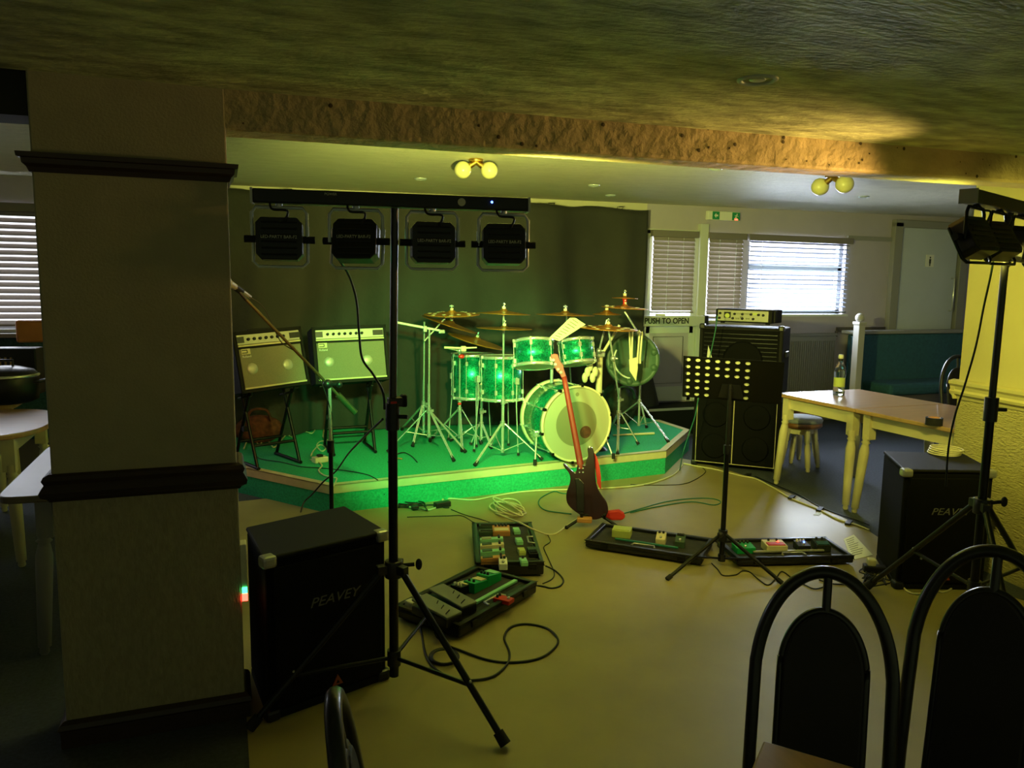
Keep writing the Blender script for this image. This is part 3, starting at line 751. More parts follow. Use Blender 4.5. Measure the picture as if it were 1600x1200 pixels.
light_bar(BAR2_C, BAR2_AZ, 'black light bar with tilted cans before the yellow wall', 'lloy', (R(-28), R(-32), R(8), R(-20)), (R(-12), R(-16), R(10), R(-15)), False)
def tri_stand(name, label, base, top, feet, hub_z, brace_z, r=.0175, cat='stand'):
    t = thing(name, label, cat, (base[0], base[1], 0))
    B = Vector((base[0], base[1], 0))
    MB().cyl(B+Vector((0, 0, .10)), B+Vector((0, 0, 1.12)), r, n=14).build('lower_pole', 'black_metal', t, world=True)
    MB().cyl(B+Vector((0, 0, 1.05)), Vector(top), r*.8, n=14).build('upper_pole', 'black_satin', t, world=True)
    b = MB(); b.cyl(B+Vector((0, 0, hub_z-.035)), B+Vector((0, 0, hub_z+.03)), r*1.9, n=14)
    for f in feet:
        d = (Vector((f[0], f[1], 0))-B).normalized(); b.box(tuple(B+d*.04+Vector((0, 0, hub_z))), (.05, .03, .035), rz=math.atan2(d.y, d.x))
    b.build('collar', 'black_plastic', t, world=True, bevel=.003)
    b = MB(); b.cyl(B+Vector((.03, -.01, hub_z+.01)), B+Vector((.075, -.025, hub_z+.015)), .008, n=8); b.sphere(tuple(B+Vector((.09, -.03, hub_z+.015))), .022, 10, 8, (.6, .6, 1)); b.build('clamp_knob', 'black_rubber', t, world=True)
    b = MB(); b.cyl(B+Vector((0, 0, 1.06)), B+Vector((0, 0, 1.16)), r*1.5, n=12); b.cyl(B+Vector((0, 0, 1.11)), B+Vector((.05, -.03, 1.11)), .008, n=8); b.build('height_clamp', 'black_plastic', t, world=True)
    MB().cyl(B+Vector((0, 0, brace_z-.03)), B+Vector((0, 0, brace_z+.03)), r*1.5, n=12).build('brace_hub', 'black_plastic', t, world=True)
    for f in feet:
        F = Vector((f[0], f[1], .02)); d = (F-B); d.z = 0; dn = d.normalized(); top_ = B+dn*.05+Vector((0, 0, hub_z-.01))
        L = MB(); L.tube([top_, F], .0125, 8); lo = L.build('leg', 'black_metal', t, world=True)
        k = (hub_z-brace_z)/hub_z; mid = top_.lerp(F, k)
        MB().tube([B+dn*.02+Vector((0, 0, brace_z)), mid], .008, 6).build('brace', 'black_metal', lo, world=True)
        MB().tube([top_.lerp(F, .93), F+dn*.0], [.019, .021], 10).build('rubber_foot', 'black_rubber', lo, world=True)
        MB().sphere(tuple(mid+Vector((0, 0, .012))), .007, 8, 6).build('bolt', 'steel_dull', lo, world=True)
    return t
f1 = G(790, 1172, .0)
b1 = (BAR1_C.x-.012, BAR1_C.y-.0)
L1 = Vector((f1.x-b1[0], f1.y-b1[1], 0))
feet1 = [tuple(Vector((b1[0], b1[1], 0)) + Matrix.Rotation(R(a), 3, 'Z') @ L1) for a in (0, 112, -118)]
tri_stand('lighting_stand', 'tall black tripod stand carrying the light bar next to the square pillar', b1, (BAR1_C.x, BAR1_C.y, BAR1_C.z-.026), feet1, .53, .175)
f2 = G(1312, 890, .0); b2 = (BAR2_C.x-.006, BAR2_C.y-.002)
L2 = Vector((f2.x-b2[0], f2.y-b2[1], 0)).normalized()*.80
feet2 = [tuple(Vector((b2[0], b2[1], 0)) + Matrix.Rotation(R(a), 3, 'Z') @ L2) for a in (0, -62, 160)]
tri_stand('lighting_stand', 'tall black tripod stand carrying the light bar by the yellow wall', b2, (BAR2_C.x, BAR2_C.y, BAR2_C.z-.026), feet2, .70, .34)

# ================================================================== PA loudspeakers
def pa_speaker(label, FL, FR, BL_, BR_, h, name='loudspeaker', logo=True):
    FL, FR, BL_, BR_ = [Vector((p[0], p[1], 0)) for p in (FL, FR, BL_, BR_)]
    t = thing(name, label, 'loudspeaker', tuple((FL+FR)/2))
    q = [FL, FR, BR_, BL_]
    b = MB(); b.prism([p+Vector((0, 0, .03)) for p in q], (0, 0, h-.045)); b.build('cabinet', 'black_carpet', t, world=True, bevel=.012)
    ce = (FL+FR+BL_+BR_)/4
    x = (FR-FL).normalized(); y = Vector((-x.y, x.x, 0)); w = (FR-FL).length
    m = basis((FL+FR)/2, x, y, (0, 0, 1))
    MB().prism([p+(ce-p)*.0+Vector((0, 0, h-.018)) for p in [FL-x*.006-y*.006, FR+x*.006-y*.006, BR_+x*.004, BL_-x*.004]], (0, 0, .018)).build('top_panel', 'black_tolex', t, world=True, bevel=.008)
    MB().prism([p for p in [FL-x*.004-y*.004, FR+x*.004-y*.004, BR_, BL_]], (0, 0, .035)).build('bottom_panel', 'black_tolex', t, world=True, bevel=.008)
    MB().box((0, -.006, h/2), (w-.05, .014, h-.09), mx=m).build('front_grille', 'grille_black', t, world=True, bevel=.004)
    for s in (-1, 1):
        for z in (.025, h-.02):
            b = MB(); b.box((s*(w/2-.015), .012, z), (.055, .055, .045), mx=m); b.build('corner_protector', 'steel_dull' if z > .1 else 'black_plastic', t, world=True, bevel=.012)
    for s in (-1, 1):
        b = MB(); b.tube([m @ Vector((s*(w/2+.002), .16, h*.62)), m @ Vector((s*(w/2+.02), .16, h*.62)), m @ Vector((s*(w/2+.02), .26, h*.62)), m @ Vector((s*(w/2+.002), .26, h*.62))], .008, 8)
        if s > 0: b.build('side_handle', 'black_plastic', t, world=True)
    if logo:
        text('PEAVEY', .052, m @ Matrix.Translation((.02, -.0145, h*.66)) @ TXT_BACK @ Matrix(((1, .35, 0, 0), (0, 1, 0, 0), (0, 0, 1, 0), (0, 0, 0, 1))), 'badge_dim', t, 'name_badge', world=True, sx=1.15)
        b = MB(); b.prism([m @ Vector(p) for p in ((.0, -.013, .062), (.045, -.013, .062), (.0225, -.013, .104))], -y*.003); dt = b.build('triangle_badge', 'decal_orange', t, world=True)
        b = MB(); b.prism([m @ Vector(p) for p in ((.016, -.0165, .070), (.029, -.0165, .070), (.0225, -.0165, .082))], -y*.002); b.build('triangle_centre', 'grille_black', dt, world=True)
        b = MB(); b.cyl(m @ Vector((-.12, -.0135, .18)), m @ Vector((-.12, -.02, .18)), .006, n=8); b.build('screw', 'steel_dull', t, world=True)
    return t
pa_speaker('large black loudspeaker standing on the floor beside the square pillar', (.112, 2.775), (.575, 2.945), (.062, 3.16), (.47, 3.34), .625)
pa_speaker('large black loudspeaker in front of the yellow wall with a cable coil on top', (3.335, 3.005), (3.775, 2.84), (3.60, 3.40), (3.99, 3.20), .66)

# little mains box with a lit switch on the pillar's side
pbx = thing('switch_box', 'cream mains box with green and red lights on the side of the pillar', 'switch', (.040, 2.88, .52))
MB().box((0.002, 0, .035), (.022, .06, .20)).build('case', 'cream_plastic', pbx, bevel=.003)
MB().box((.003, -.031, -.035), (.018, .006, .022)).build('green_light', 'led_green', pbx)
MB().box((.003, -.031, -.062), (.020, .006, .026)).build('red_light', 'led_red', pbx)

# ================================================================== guitar amplifiers on tilted stands
def combo(name, label, C, az, back, roll, w, h, d, grille, txt):
    y = Vector((math.sin(az), math.cos(az), 0))          # pointing away from the viewer, into the box
    x = Vector((y.y, -y.x, 0))
    m = basis(C, x, y, (0, 0, 1)) @ Matrix.Rotation(roll, 4, 'Y') @ Matrix.Rotation(-back, 4, 'X')
    t = thing_m(name, label, 'amplifier', m)
    b = MB(); b.box((0, d/2, 0), (w, d, h)); b.build('cabinet', 'black_tolex', t, bevel=.008)
    b = MB()
    for s in (-1, 1): b.box((s*(w/2-.010), -.004, 0), (.020, .012, h)); b.box((0, -.004, s*(h/2-.010)), (w, .012, .020))
    b.build('front_edging', 'black_tolex', t, bevel=.002)
    MB().box((0, -.005, h/2-.062), (w-.05, .012, .072)).build('control_panel', 'silver_panel', t, bevel=.002)
    for k in range(7): MB().lathe([(.012, 0), (.011, .014), (.0, .015)], (-w*.30+k*.046, -.011, h/2-.062), 12, axis=(0, -1, 0)).build('knob', 'black_plastic', t)
    MB().box((-w*.41, -.012, h/2-.062), (.055, .008, .045)).build('input_plate', 'black_plastic', t)
    MB().box((w*.38, -.012, h/2-.062), (.085, .008, .042)).build('switch_plate', 'black_plastic', t)
    MB().box((0, -.004, -.048), (w-.055, .010, h-.165)).build('grille_cloth', grille, t, bevel=.003)
    MB().box((0, -.010, h/2-.108), (w-.05, .012, .012)).build('upper_strip', 'stage_trim', t)
    MB().box((0, -.010, -h/2+.030), (w-.05, .012, .012)).build('lower_strip', 'stage_trim', t)
    for s in (-.19, .13):
        MB().sphere((s*w/.62, -.006, -.055), .043, 20, 12, (1, .35, 1)).build('speaker_dome', 'silver_panel', t)
    b = MB(); b.box((-w/2+.075, -.012, h/2-.150), (.068, .006, .040)); lg = b.build('logo_plate', 'stage_trim', t)
    b = MB(); b.box((-w/2+.066, -.0155, h/2-.140), (.040, .002, .006)); b.box((-w/2+.085, -.0155, h/2-.150), (.006, .002, .022)); b.box((-w/2+.066, -.0155, h/2-.160), (.040, .002, .006)); b.build('logo_mark', 'black_plastic', lg)
    text('Roland', .024, Matrix.Translation((-w/2+.078, -.0118, h/2-.187)) @ TXT_BACK, 'white_plastic', t, 'name_badge')
    b = MB(); b.tube([(-.10, d/2, h/2), (-.10, d/2, h/2+.018), (.10, d/2, h/2+.018), (.10, d/2, h/2)], .009, 8); b.build('carry_handle', 'black_rubber', t)
    for s in (-1, 1): b = MB(); b.box((s*(w/2-.06), d/2, -h/2-.008), (.03, .03, .018)); b.build('rubber_foot', 'black_rubber', t)
    return t, m
A2c = DD(549, 553, 6.38); A1c = DD(425, 561, 6.05)
az2 = math.atan2(A2c.x, A2c.y)-R(12); az1 = math.atan2(A1c.x, A1c.y)-R(26)
combo('combo_amplifier', 'square guitar amplifier with pale greenish grille on a tilted stand', A2c, az2, R(12), R(-1.5), .60, .455, .24, 'silver_cloth', 1)
combo('combo_amplifier', 'square guitar amplifier with brown lit grille nearest the square pillar', A1c, az1, R(12), R(-3), .545, .45, .24, 'silver_cloth', 1)
def amp_stand(label, C, az, w, zb):
    y = Vector((math.sin(az), math.cos(az), 0)); x = Vector((y.y, -y.x, 0))
    o = Vector((C.x, C.y, SZ)) + y*.13; m = basis(o, x, y, (0, 0, 1)); t = thing_m('amplifier_stand', label, 'stand', m)
    H = zb-SZ
    for s in (-1, 1):
        b = MB(); b.tube([(s*w/2, -.22, .014), (s*w/2, .20, .014)], .014, 8); b.tube
        b.build('floor_bar', 'black_metal', t)
        b = MB(); b.tube([(s*w/2, -.20, .02), (s*w/2, .13, H+.18)], .013, 8); b.tube([(s*w/2, .18, .02), (s*w/2, -.10, H-.02)], .013, 8); b.tube([(s*w/2, -.13, H-.035), (s*w/2, .09, H-.085)], .010, 6)
        b.tube([(s*w/2, -.13, H-.035), (s*w/2, -.145, H+.02)], .009, 6)
        b.build('side_frame', 'black_metal', t)
    for yy, zz in ((-.13, .17), (.1, .17)):
        MB().tube([(-w/2, yy, zz), (w/2, yy, zz)], .012, 8).build('cross_bar', 'black_metal', t)
    MB().cyl((-w/2-.015, 0, H*.48), (-w/2+.03, 0, H*.48), .022, n=12).build('pivot_knob', 'black_rubber', t)
    return t
amp_stand('folding black stand under the pale greenish amplifier', A2c, az2, .34, A2c.z-.225)
amp_stand('folding black stand under the amplifier nearest the square pillar', A1c, az1, .34, A1c.z-.225)
# extension block and small things on the stage, left part
p = G(500, 722, SZ); eb = thing('extension_block', 'cream plug adaptor block lying on the stage below the amplifiers', 'plug', tuple(p), R(20))
MB().box((0, 0, .022), (.11, .07, .044)).build('block', 'cream_plastic', eb, bevel=.006); MB().box((0, 0, .052), (.04, .04, .02)).build('plug_top', 'black_plastic', eb, bevel=.004)
p = G(406, 696, SZ); bg = thing('woven_bag', 'reddish woven bag slumped on the stage behind the left amplifier stand', 'bag', tuple(p))
b = MB(); b.sphere((0, .12, .12), .2, 18, 12, (1, .5, .62)); b.build('body', 'red_brick_cloth', bg)
b = MB(); b.tube(smoothpath([(-.1, .05, .2), (-.06, .02, .30), (.06, .02, .30), (.1, .05, .2)], 5), .012, 6); b.build('strap', 'red_brick_cloth', bg)

# ================================================================== bass rig
RX, RY = Vector((.50, -.545, 0)).normalized(), None
fl = G(1080, 727); fr = G(1215, 741)
rx = (fr-fl); rx.z = 0; wr = rx.length; rx.normalize(); ry = Vector((-rx.y, rx.x, 0))
if ry.y < 0: ry = -ry
def rig_box(name, label, cat, o, w, d, h, rz=0):
    m = basis(o, rx, ry, (0, 0, 1)) @ Matrix.Rotation(rz, 4, 'Z'); return thing_m(name, label, cat, m), m
RC = (fl+fr)/2
w1 = wr
cb, m_ = rig_box('bass_cabinet', 'large black bass cabinet on the floor with pale piping round its grille', 'speaker cabinet', RC, w1, .42, .66)
MB().box((0, .21, .34), (w1, .42, .62)).build('cabinet', 'black_carpet', cb, bevel=.012)
MB().box((0, -.006, .34), (w1-.07, .014, .56)).build('front_grille', 'grille_black', cb)
b = MB(); X, Z0, Z1 = w1/2-.035, .05, .63
b.tube([(-X, -.014, Z0), (X, -.014, Z0), (X, -.014, Z1), (-X, -.014, Z1)], .0045, 6, closed=True); b.tube([(-.02, -.014, Z0), (-.02, -.014, Z1)], .0045, 6); b.build('piping', 'stage_trim', cb)
for sx_ in (-1, 1):
    for z in (.20, .48):
        b = MB(); b.lathe([(.10, 0), (.112, .004), (.10, .008), (.05, .004), (.03, .010), (.0, .014)], (sx_*w1*.235, -.013, z), 28, axis=(0, -1, 0)); b.build('driver', 'grille_black', cb)
for sx_ in (-1, 1):
    for z in (.03, .65): MB().box((sx_*(w1/2-.02), .02, z), (.05, .055, .05)).build('corner_protector', 'black_plastic', cb, bevel=.012)
for sx_ in (-1, 1): MB().box((sx_*(w1/2-.08), .2, .015), (.05, .05, .03)).build('rubber_foot', 'black_rubber', cb)
o2 = RC + ry*.0 + rx*(-.0) + Vector((0, 0, .665))
w2 = w1*.955
cb2, m_ = rig_box('bass_cabinet', 'black bass cabinet stacked on the piped one, under the amplifier head', 'speaker cabinet', o2, w2, .42, .60, R(-4))
MB().box((0, .21, .30), (w2, .42, .575)).build('cabinet', 'black_tolex', cb2, bevel=.012)
MB().box((0, -.005, .30), (w2-.06, .012, .53)).build('front_grille', 'grille_black', cb2)
for k in range(14): MB().box((0, -.013, .06+k*.036), (w2-.09, .004, .006)).build('grille_bar', 'black_metal', cb2)
b = MB(); b.lathe([(.15, 0), (.17, .004), (.15, .008), (.06, .003), (.0, .014)], (0.03, -.012, .30), 36, axis=(0, -1, 0)); b.build('driver', 'grille_black', cb2)
b = MB(); b.prism([(-w2/2+.065, -.016, .05), (-w2/2+.12, -.016, .05), (-w2/2+.135, -.016, .28), (-w2/2+.085, -.016, .42), (-w2/2+.075, -.016, .25)], (0, -.003, 0)); wl = b.build('vertical_badge', 'label_silver', cb2)
for sx_ in (-1, 1):
    for z in (.02, .585): MB().box((sx_*(w2/2-.02), .02, z), (.05, .055, .05)).build('corner_protector', 'black_plastic', cb2, bevel=.012)
MB().box((w2/2+.006, .2, .36), (.02, .16, .05)).build('side_handle', 'black_plastic', cb2, bevel=.006)
o3 = o2 + Vector((0, 0, .618)) + ry*.03 + rx*(.01)
hd, m_ = rig_box('bass_amplifier', 'bass amplifier head with green lit panel and dial on the stacked cabinets', 'amplifier', o3, .5, .3, .14, R(-14))
MB().box((0, .13, .066), (.50, .26, .115)).build('case', 'black_tolex', hd, bevel=.008)
MB().box((0, -.006, .066), (.445, .012, .092)).build('front_panel', 'silver_panel', hd, bevel=.002)
for s in (-1, 1): MB().box((s*.254, .07, .066), (.016, .05, .10)).build('side_grip', 'black_rubber', hd, bevel=.004)
MB().box((-.135, -.014, .072), (.060, .006, .052)).build('meter_frame', 'black_plastic', hd)
MB().sphere((-.135, -.017, .066), .022, 16, 8, (1, .15, .9)).build('meter_dial', 'label_green', hd)
for x, z in ((-.2, .085), (-.07, .082), (.0, .082), (.075, .082), (.14, .08), (.18, .078), (-.085, .044), (.0, .044), (.095, .044), (-.205, .044)):
    MB().lathe([(.011, 0), (.010, .014), (.0, .015)], (x, -.012, z), 12, axis=(0, -1, 0)).build('knob', 'black_plastic', hd)
b = MB()
for x0, x1, z in ((-.055, -.015, .085), (.018, .058, .085), (-.06, -.03, .044), (-.02, .0, .055), (.03, .06, .044)):
    for k in range(5): b.box((x0+(x1-x0)*k/4, -.013, z), (.002, .002, .014))
b.build('printed_scale', 'ink', hd)
MB().box((.11, -.013, .086), (.04, .003, .016)).build('display_window', 'label_green', hd)
for sx_ in (-1, 1): MB().box((sx_*.2, .05, .004), (.03, .03, .016)).build('rubber_foot', 'black_rubber', hd)

# ================================================================== microphone on boom stand
mb0 = DD(518, 780, 4.45); base = Vector((mb0.x, mb0.y, 0)); jn = DD(516, 598, 4.45); jn = Vector((base.x, base.y, jn.z))
dmic, dend = DD(372, 455, 4.35), DD(555, 645, 4.5)
ms = thing('microphone_stand', 'black boom stand for the microphone in front of the left amplifiers', 'stand', tuple(base))
MB().cyl(base+Vector((0, 0, .12)), Vector((base.x, base.y, .70)), .0125, n=12).build('lower_pole', 'black_metal', ms, world=True)
MB().cyl(Vector((base.x, base.y, .66)), jn, .0095, n=12).build('upper_pole', 'chrome', ms, world=True)
MB().cyl(Vector((base.x, base.y, .63)), Vector((base.x, base.y, .70)), .02, n=12).build('height_clamp', 'black_plastic', ms, world=True)
bd_ = (dend-dmic).normalized(); off = jn - dmic; jn2 = dmic + bd_*off.dot(bd_)
MB().cyl(dmic+bd_*.05, dend, .0085, n=12).build('boom_arm', 'dark_brass', ms, world=True)
MB().cyl(dend-bd_*.15, dend, .018, n=14).build('counterweight', 'dark_brass', ms, world=True)
b = MB(); b.cyl(jn, jn2, .012, n=10); b.sphere(tuple(jn2), .028, 14, 10); b.cyl(jn2, jn2+Vector((.05, -.03, .0)), .009, n=8); b.sphere(tuple(jn2+Vector((.06, -.035, 0))), .018, 10, 8); b.build('pivot_clamp', 'black_plastic', ms, world=True)
for a in (80, 200, 320):
    f = base + Vector((math.cos(R(a))*.30, math.sin(R(a))*.30, .012)); MB().tube([base+Vector((0, 0, .15)), f], [.011, .009], 8).build('leg', 'black_metal', ms, world=True)
    MB().sphere(tuple(f), .014, 10, 6).build('rubber_foot', 'black_rubber', ms, world=True)
MB().cyl(base+Vector((0, 0, .10)), base+Vector((0, 0, .18)), .024, n=12).build('leg_hub', 'black_plastic', ms, world=True)
mdir = (DD(362, 446, 4.3)-DD(386, 462, 4.38)).normalized()
mp0 = dmic+Vector((0, 0, .012))
mi = thing('microphone', 'grey vocal microphone clipped to the boom stand beside the square pillar', 'microphone', tuple(mp0))
MB().tube([mp0-mdir*.10, mp0-mdir*.02, mp0+mdir*.07], [.010, .014, .019], 14).build('body', 'steel_dull', mi, world=True)
MB().sphere(tuple(mp0+mdir*.09), .026, 16, 10).build('grille_ball', 'silver_panel', mi, world=True)
MB().cyl(mp0-mdir*.03, mp0+mdir*.02, .019, n=12).build('clip', 'black_plastic', mi, world=True)
MB().tube([mp0+Vector((0, 0, -.005)), dmic+bd_*.06], .010, 8).build('clip_arm', 'black_plastic', mi, world=True)

# ================================================================== music stand seen from behind
mo = G(1127, 884); mo = Vector((mo.x, mo.y, 0)); rm = math.hypot(mo.x, mo.y)
mus = thing('music_stand', 'black music stand with perforated desk holding sheets, in front of bass rig', 'stand', tuple(mo))
topz = DD(1134, 600, rm).z
MB().cyl(mo+Vector((0, 0, .04)), mo+Vector((0, 0, .68)), .0145, n=12).build('lower_pole', 'black_metal', mus, world=True)
MB().cyl(mo+Vector((0, 0, .66)), mo+Vector((0, 0, topz)), .0105, n=12).build('upper_pole', 'black_satin', mus, world=True)
MB().cyl(mo+Vector((0, 0, .66)), mo+Vector((0, 0, .71)), .020, n=12).build('height_clamp', 'black_plastic', mus, world=True)
b = MB(); b.cyl(mo+Vector((0, 0, .15)), mo+Vector((0, 0, .215)), .026, n=12); b.sphere(tuple(mo+Vector((-.04, -.03, .2))), .018, 8, 6); b.build('leg_hub', 'black_plastic', mus, world=True)
MB().cyl(mo+Vector((0, 0, .03)), mo+Vector((0, 0, .07)), .022, n=12).build('lower_hub', 'black_plastic', mus, world=True)
for fx, fy in ((1042, 905), (1222, 911), (None, None)):
    f = G(fx, fy, .012) if fx else mo + Vector((.22, .36, .012))
    d = (f-mo); d.z = 0; d.normalize()
    lg = MB().tube([mo+d*.02+Vector((0, 0, .19)), f], .0105, 6).build('leg', 'black_metal', mus, world=True)
    MB().tube([mo+d*.02+Vector((0, 0, .05)), (mo+Vector((0, 0, .19))).lerp(f, .52)], .006, 6).build('brace', 'black_metal', lg, world=True)
    MB().tube([(mo+Vector((0, 0, .19))).lerp(f, .93), f], .0135, 8).build('rubber_foot', 'black_rubber', lg, world=True)
q = [DD(1071, 557, rm+.02), DD(1230, 573, rm-.01), DD(1216, 628, rm-.0), DD(1063, 617, rm+.03)]
ct = (q[0]+q[1]+q[2]+q[3])/4; xx = ((q[1]+q[2]-q[0]-q[3])/2); dw = xx.length; xx.z *= .6; xx.normalize()
hh = Vector((-xx.y, xx.x, 0)).normalized()
if hh.y < 0: hh = -hh
zz = (Vector((0, 0, 1))*.93 - hh*.30); zz = (zz-xx*zz.dot(xx)).normalized(); nn_ = xx.cross(zz)   # nn_ towards? checked below
if nn_.dot(EYE-ct) > 0: pass
else: nn_ = -nn_
dh = .255
NXh, NYh = 10, 6; Wd = dw
vs, fs = [], []; K = 8
cxw, cyh = Wd/NXh, dh/NYh
for i in range(NXh):
    for j in range(NYh):
        cx = -Wd/2+(i+.5)*cxw; cy = -dh/2+(j+.5)*cyh
        hole = i < 7 and not (3 <= i <= 5 and j <= 2)
        o_ = len(vs)
        sqp = [(-1, -1), (0, -1), (1, -1), (1, 0), (1, 1), (0, 1), (-1, 1), (-1, 0)]
        for a, b_ in sqp: vs.append(ct + xx*(cx+a*cxw/2) + zz*(cy+b_*cyh/2))
        if hole:
            for a, b_ in sqp:
                l = math.hypot(a, b_); vs.append(ct + xx*(cx+a/l*cxw*.27) + zz*(cy+b_/l*cyh*.25))
            for k in range(8): fs.append((o_+k, o_+(k+1) % 8, o_+8+(k+1) % 8, o_+8+k))
        else: fs.append(tuple(o_+k for k in range(8)))
b = MB(); b.add(vs, fs); dk = b.build('desk', 'black_metal', mus, world=True)
sm = dk.modifiers.new('thick', 'SOLIDIFY'); sm.thickness = .002
b = MB(); c0 = ct - zz*(dh/2)
b.prism([c0-xx*Wd*.46, c0+xx*Wd*.46, c0+xx*Wd*.46-nn_*.06, c0-xx*Wd*.46-nn_*.06], zz*.003); b.build('ledge', 'black_metal', mus, world=True)
b = MB(); pz = ct - zz*.07
b.tube([mo+Vector((0, 0, topz-.02)), pz+nn_*.012], .013, 10); b.prism([pz-xx*.07+nn_*.004-zz*.04, pz+xx*.07+nn_*.004-zz*.04, pz+xx*.05+nn_*.004+zz*.045, pz-xx*.05+nn_*.004+zz*.045], nn_*.006)
b.build('desk_bracket', 'black_plastic', mus, world=True)
mat('paper_thin', '#e6e6b8', .7)
MATS['paper_thin'].node_tree.nodes['Principled BSDF'].inputs['Subsurface Weight'].default_value = 0
b = MB(); b.prism([ct-xx*(Wd*.46)-nn_*.006-zz*(dh/2-.004), ct+xx*(Wd*.22)-nn_*.006-zz*(dh/2-.004), ct+xx*(Wd*.22)-nn_*.006+zz*(dh*.46), ct-xx*(Wd*.46)-nn_*.006+zz*(dh*.46)], -nn_*.001)
ps = b.build('music_sheets', 'paper_thin'); tag(ps, 'pale music sheets resting on the black music stand, seen through its holes', 'sheet music')

# ================================================================== drum kit
def lugs(mb, r, h, n, m, z0=-1):
    for i in range(n):
        a = 2*PI*i/n+.2; c, s = math.cos(a), math.sin(a)
        mb.tube([(c*(r+.013), s*(r+.013), -h/2+.004), (c*(r+.013), s*(r+.013), h/2-.004)], .0028, 5, mx=m)
        for z in (-.22, .22): mb.box((c*(r+.006), s*(r+.006), z*h*(1.4 if h > .2 else 1)), (.020, .020, .035), rz=0, mx=m)
        for z in (-1, 1): mb.box((c*(r+.012), s*(r+.012), z*(h/2-.004)), (.016, .016, .022), mx=m)
def drum(name, label, C, axis, r, h, n=8, head='drumhead', legs=None, spin=0, badge=None):
    ax = Vector(axis).normalized(); m = Matrix.Translation(C) @ ax.to_track_quat('Z', 'Y').to_matrix().to_4x4()
    t = thing_m(name, label, 'drum', m)
    MB().lathe([(r-.004, -h/2+.006), (r, -h/2+.006), (r, h/2-.006), (r-.004, h/2-.006)], (0, 0, 0), 40).build('shell', 'sparkle', t)
    for s in (-1, 1):
        MB().lathe([(r-.002, s*(h/2-.018)), (r+.008, s*(h/2-.018)), (r+.010, s*(h/2-.004)), (r+.007, s*(h/2+.007)), (r-.001, s*(h/2+.007)), (r-.004, s*(h/2-.004))], (0, 0, 0), 40).build('hoop', 'chrome', t)
        b = MB(); b.lathe([(0, s*(h/2)), (r-.003, s*(h/2))], (0, 0, 0), 40); b.build('head', head if s > 0 else 'drumhead_clear', t)
    b = MB(); lugs(b, r, h, n, None); b.build('lugs', 'chrome', t)
    if badge is not None:
        a = badge; c, s = math.cos(a), math.sin(a)
        inv = m.to_3x3().inverted()
        b = MB(); b.sphere((0, 0, 0), .02, 16, 8, (.12, 1.35, 1), mx=Matrix.Rotation(a, 4, 'Z') @ Matrix.Translation((r+.001, 0, 0))); b.build('badge', 'hoop_cream', t)
        b = MB(); b.sphere((0, 0, 0), .011, 12, 6, (.12, 1.4, 1), mx=Matrix.Rotation(a, 4, 'Z') @ Matrix.Translation((r+.0035, 0, 0))); b.build('badge_centre', 'sparkle', t)
    if legs:
        mi_ = m.inverted()
        for k in range(3):
            a = 2*PI*k/3+legs[1]; c, s = math.cos(a), math.sin(a)
            p0 = Vector(C)+Vector((c*(r+.02), s*(r+.02), .02)); p1 = Vector((p0.x, p0.y, C[2]-h/2-.03)); p2 = Vector((C[0]+c*(r+.05), C[1]+s*(r+.05), legs[0]+.012))
            b = MB(); b.tube([p0, p1, p2], .0055, 8); lg = b.build('leg', 'chrome', t, world=True)
            b = MB(); b.tube([p2+Vector((0, 0, .02)), p2], [.010, .012], 8); b.build('rubber_foot', 'black_rubber', lg, world=True)
            b = MB(); b.box(tuple(p0+Vector((0, 0, -.03))), (.032, .032, .05)); b.build('leg_bracket', 'chrome', lg, world=True)
    return t, m
toEye = lambda p: math.atan2(EYE.y-p.y, EYE.x-p.x)
# bass drum
Cf = DD(902, 657, 6.02); bx_ = G(900, 717, SZ)
az = math.atan2(EYE.x-Cf.x, EYE.y-Cf.y)       # azimuth towards the viewer
az += R(-27)
bdv = Vector((math.sin(az), math.cos(az), 0)); rb, hb = .292, .44
Cb = Vector((Cf.x, Cf.y, SZ+rb+.018)) - bdv*hb/2
m = Matrix.Translation(Cb) @ bdv.to_track_quat('Z', 'Y').to_matrix().to_4x4()
bd = thing_m('bass_drum', 'large emerald bass drum with pale front head facing the room', 'drum', m)
MB().lathe([(rb-.006, -hb/2+.02), (rb-.004, -hb/2+.02), (rb-.004, hb/2-.02), (rb-.006, hb/2-.02)], (0, 0, 0), 56).build('shell', 'sparkle', bd)
for s, k in ((-1, 'hoop'), (1, 'hoop')):
    MB().lathe([(rb-.002, s*(hb/2-.045)), (rb+.012, s*(hb/2-.045)), (rb+.014, s*(hb/2)), (rb+.010, s*(hb/2+.004)), (rb-.002, s*(hb/2+.004)), (rb-.004, s*(hb/2-.01))], (0, 0, 0), 56).build(k, 'hoop_cream', bd)
MB().lathe([(0, hb/2-.012), (rb-.003, hb/2-.012)], (0, 0, 0), 56).build('front_head', 'drumhead', bd)
MB().lathe([(0, -hb/2+.012), (rb-.003, -hb/2+.012)], (0, 0, 0), 56).build('batter_head', 'drumhead_clear', bd)
MB().lathe([(0, hb/2-.0105), (.178, hb/2-.0105)], (0, 0, 0), 48).build('head_patch', 'drumhead_inner', bd)
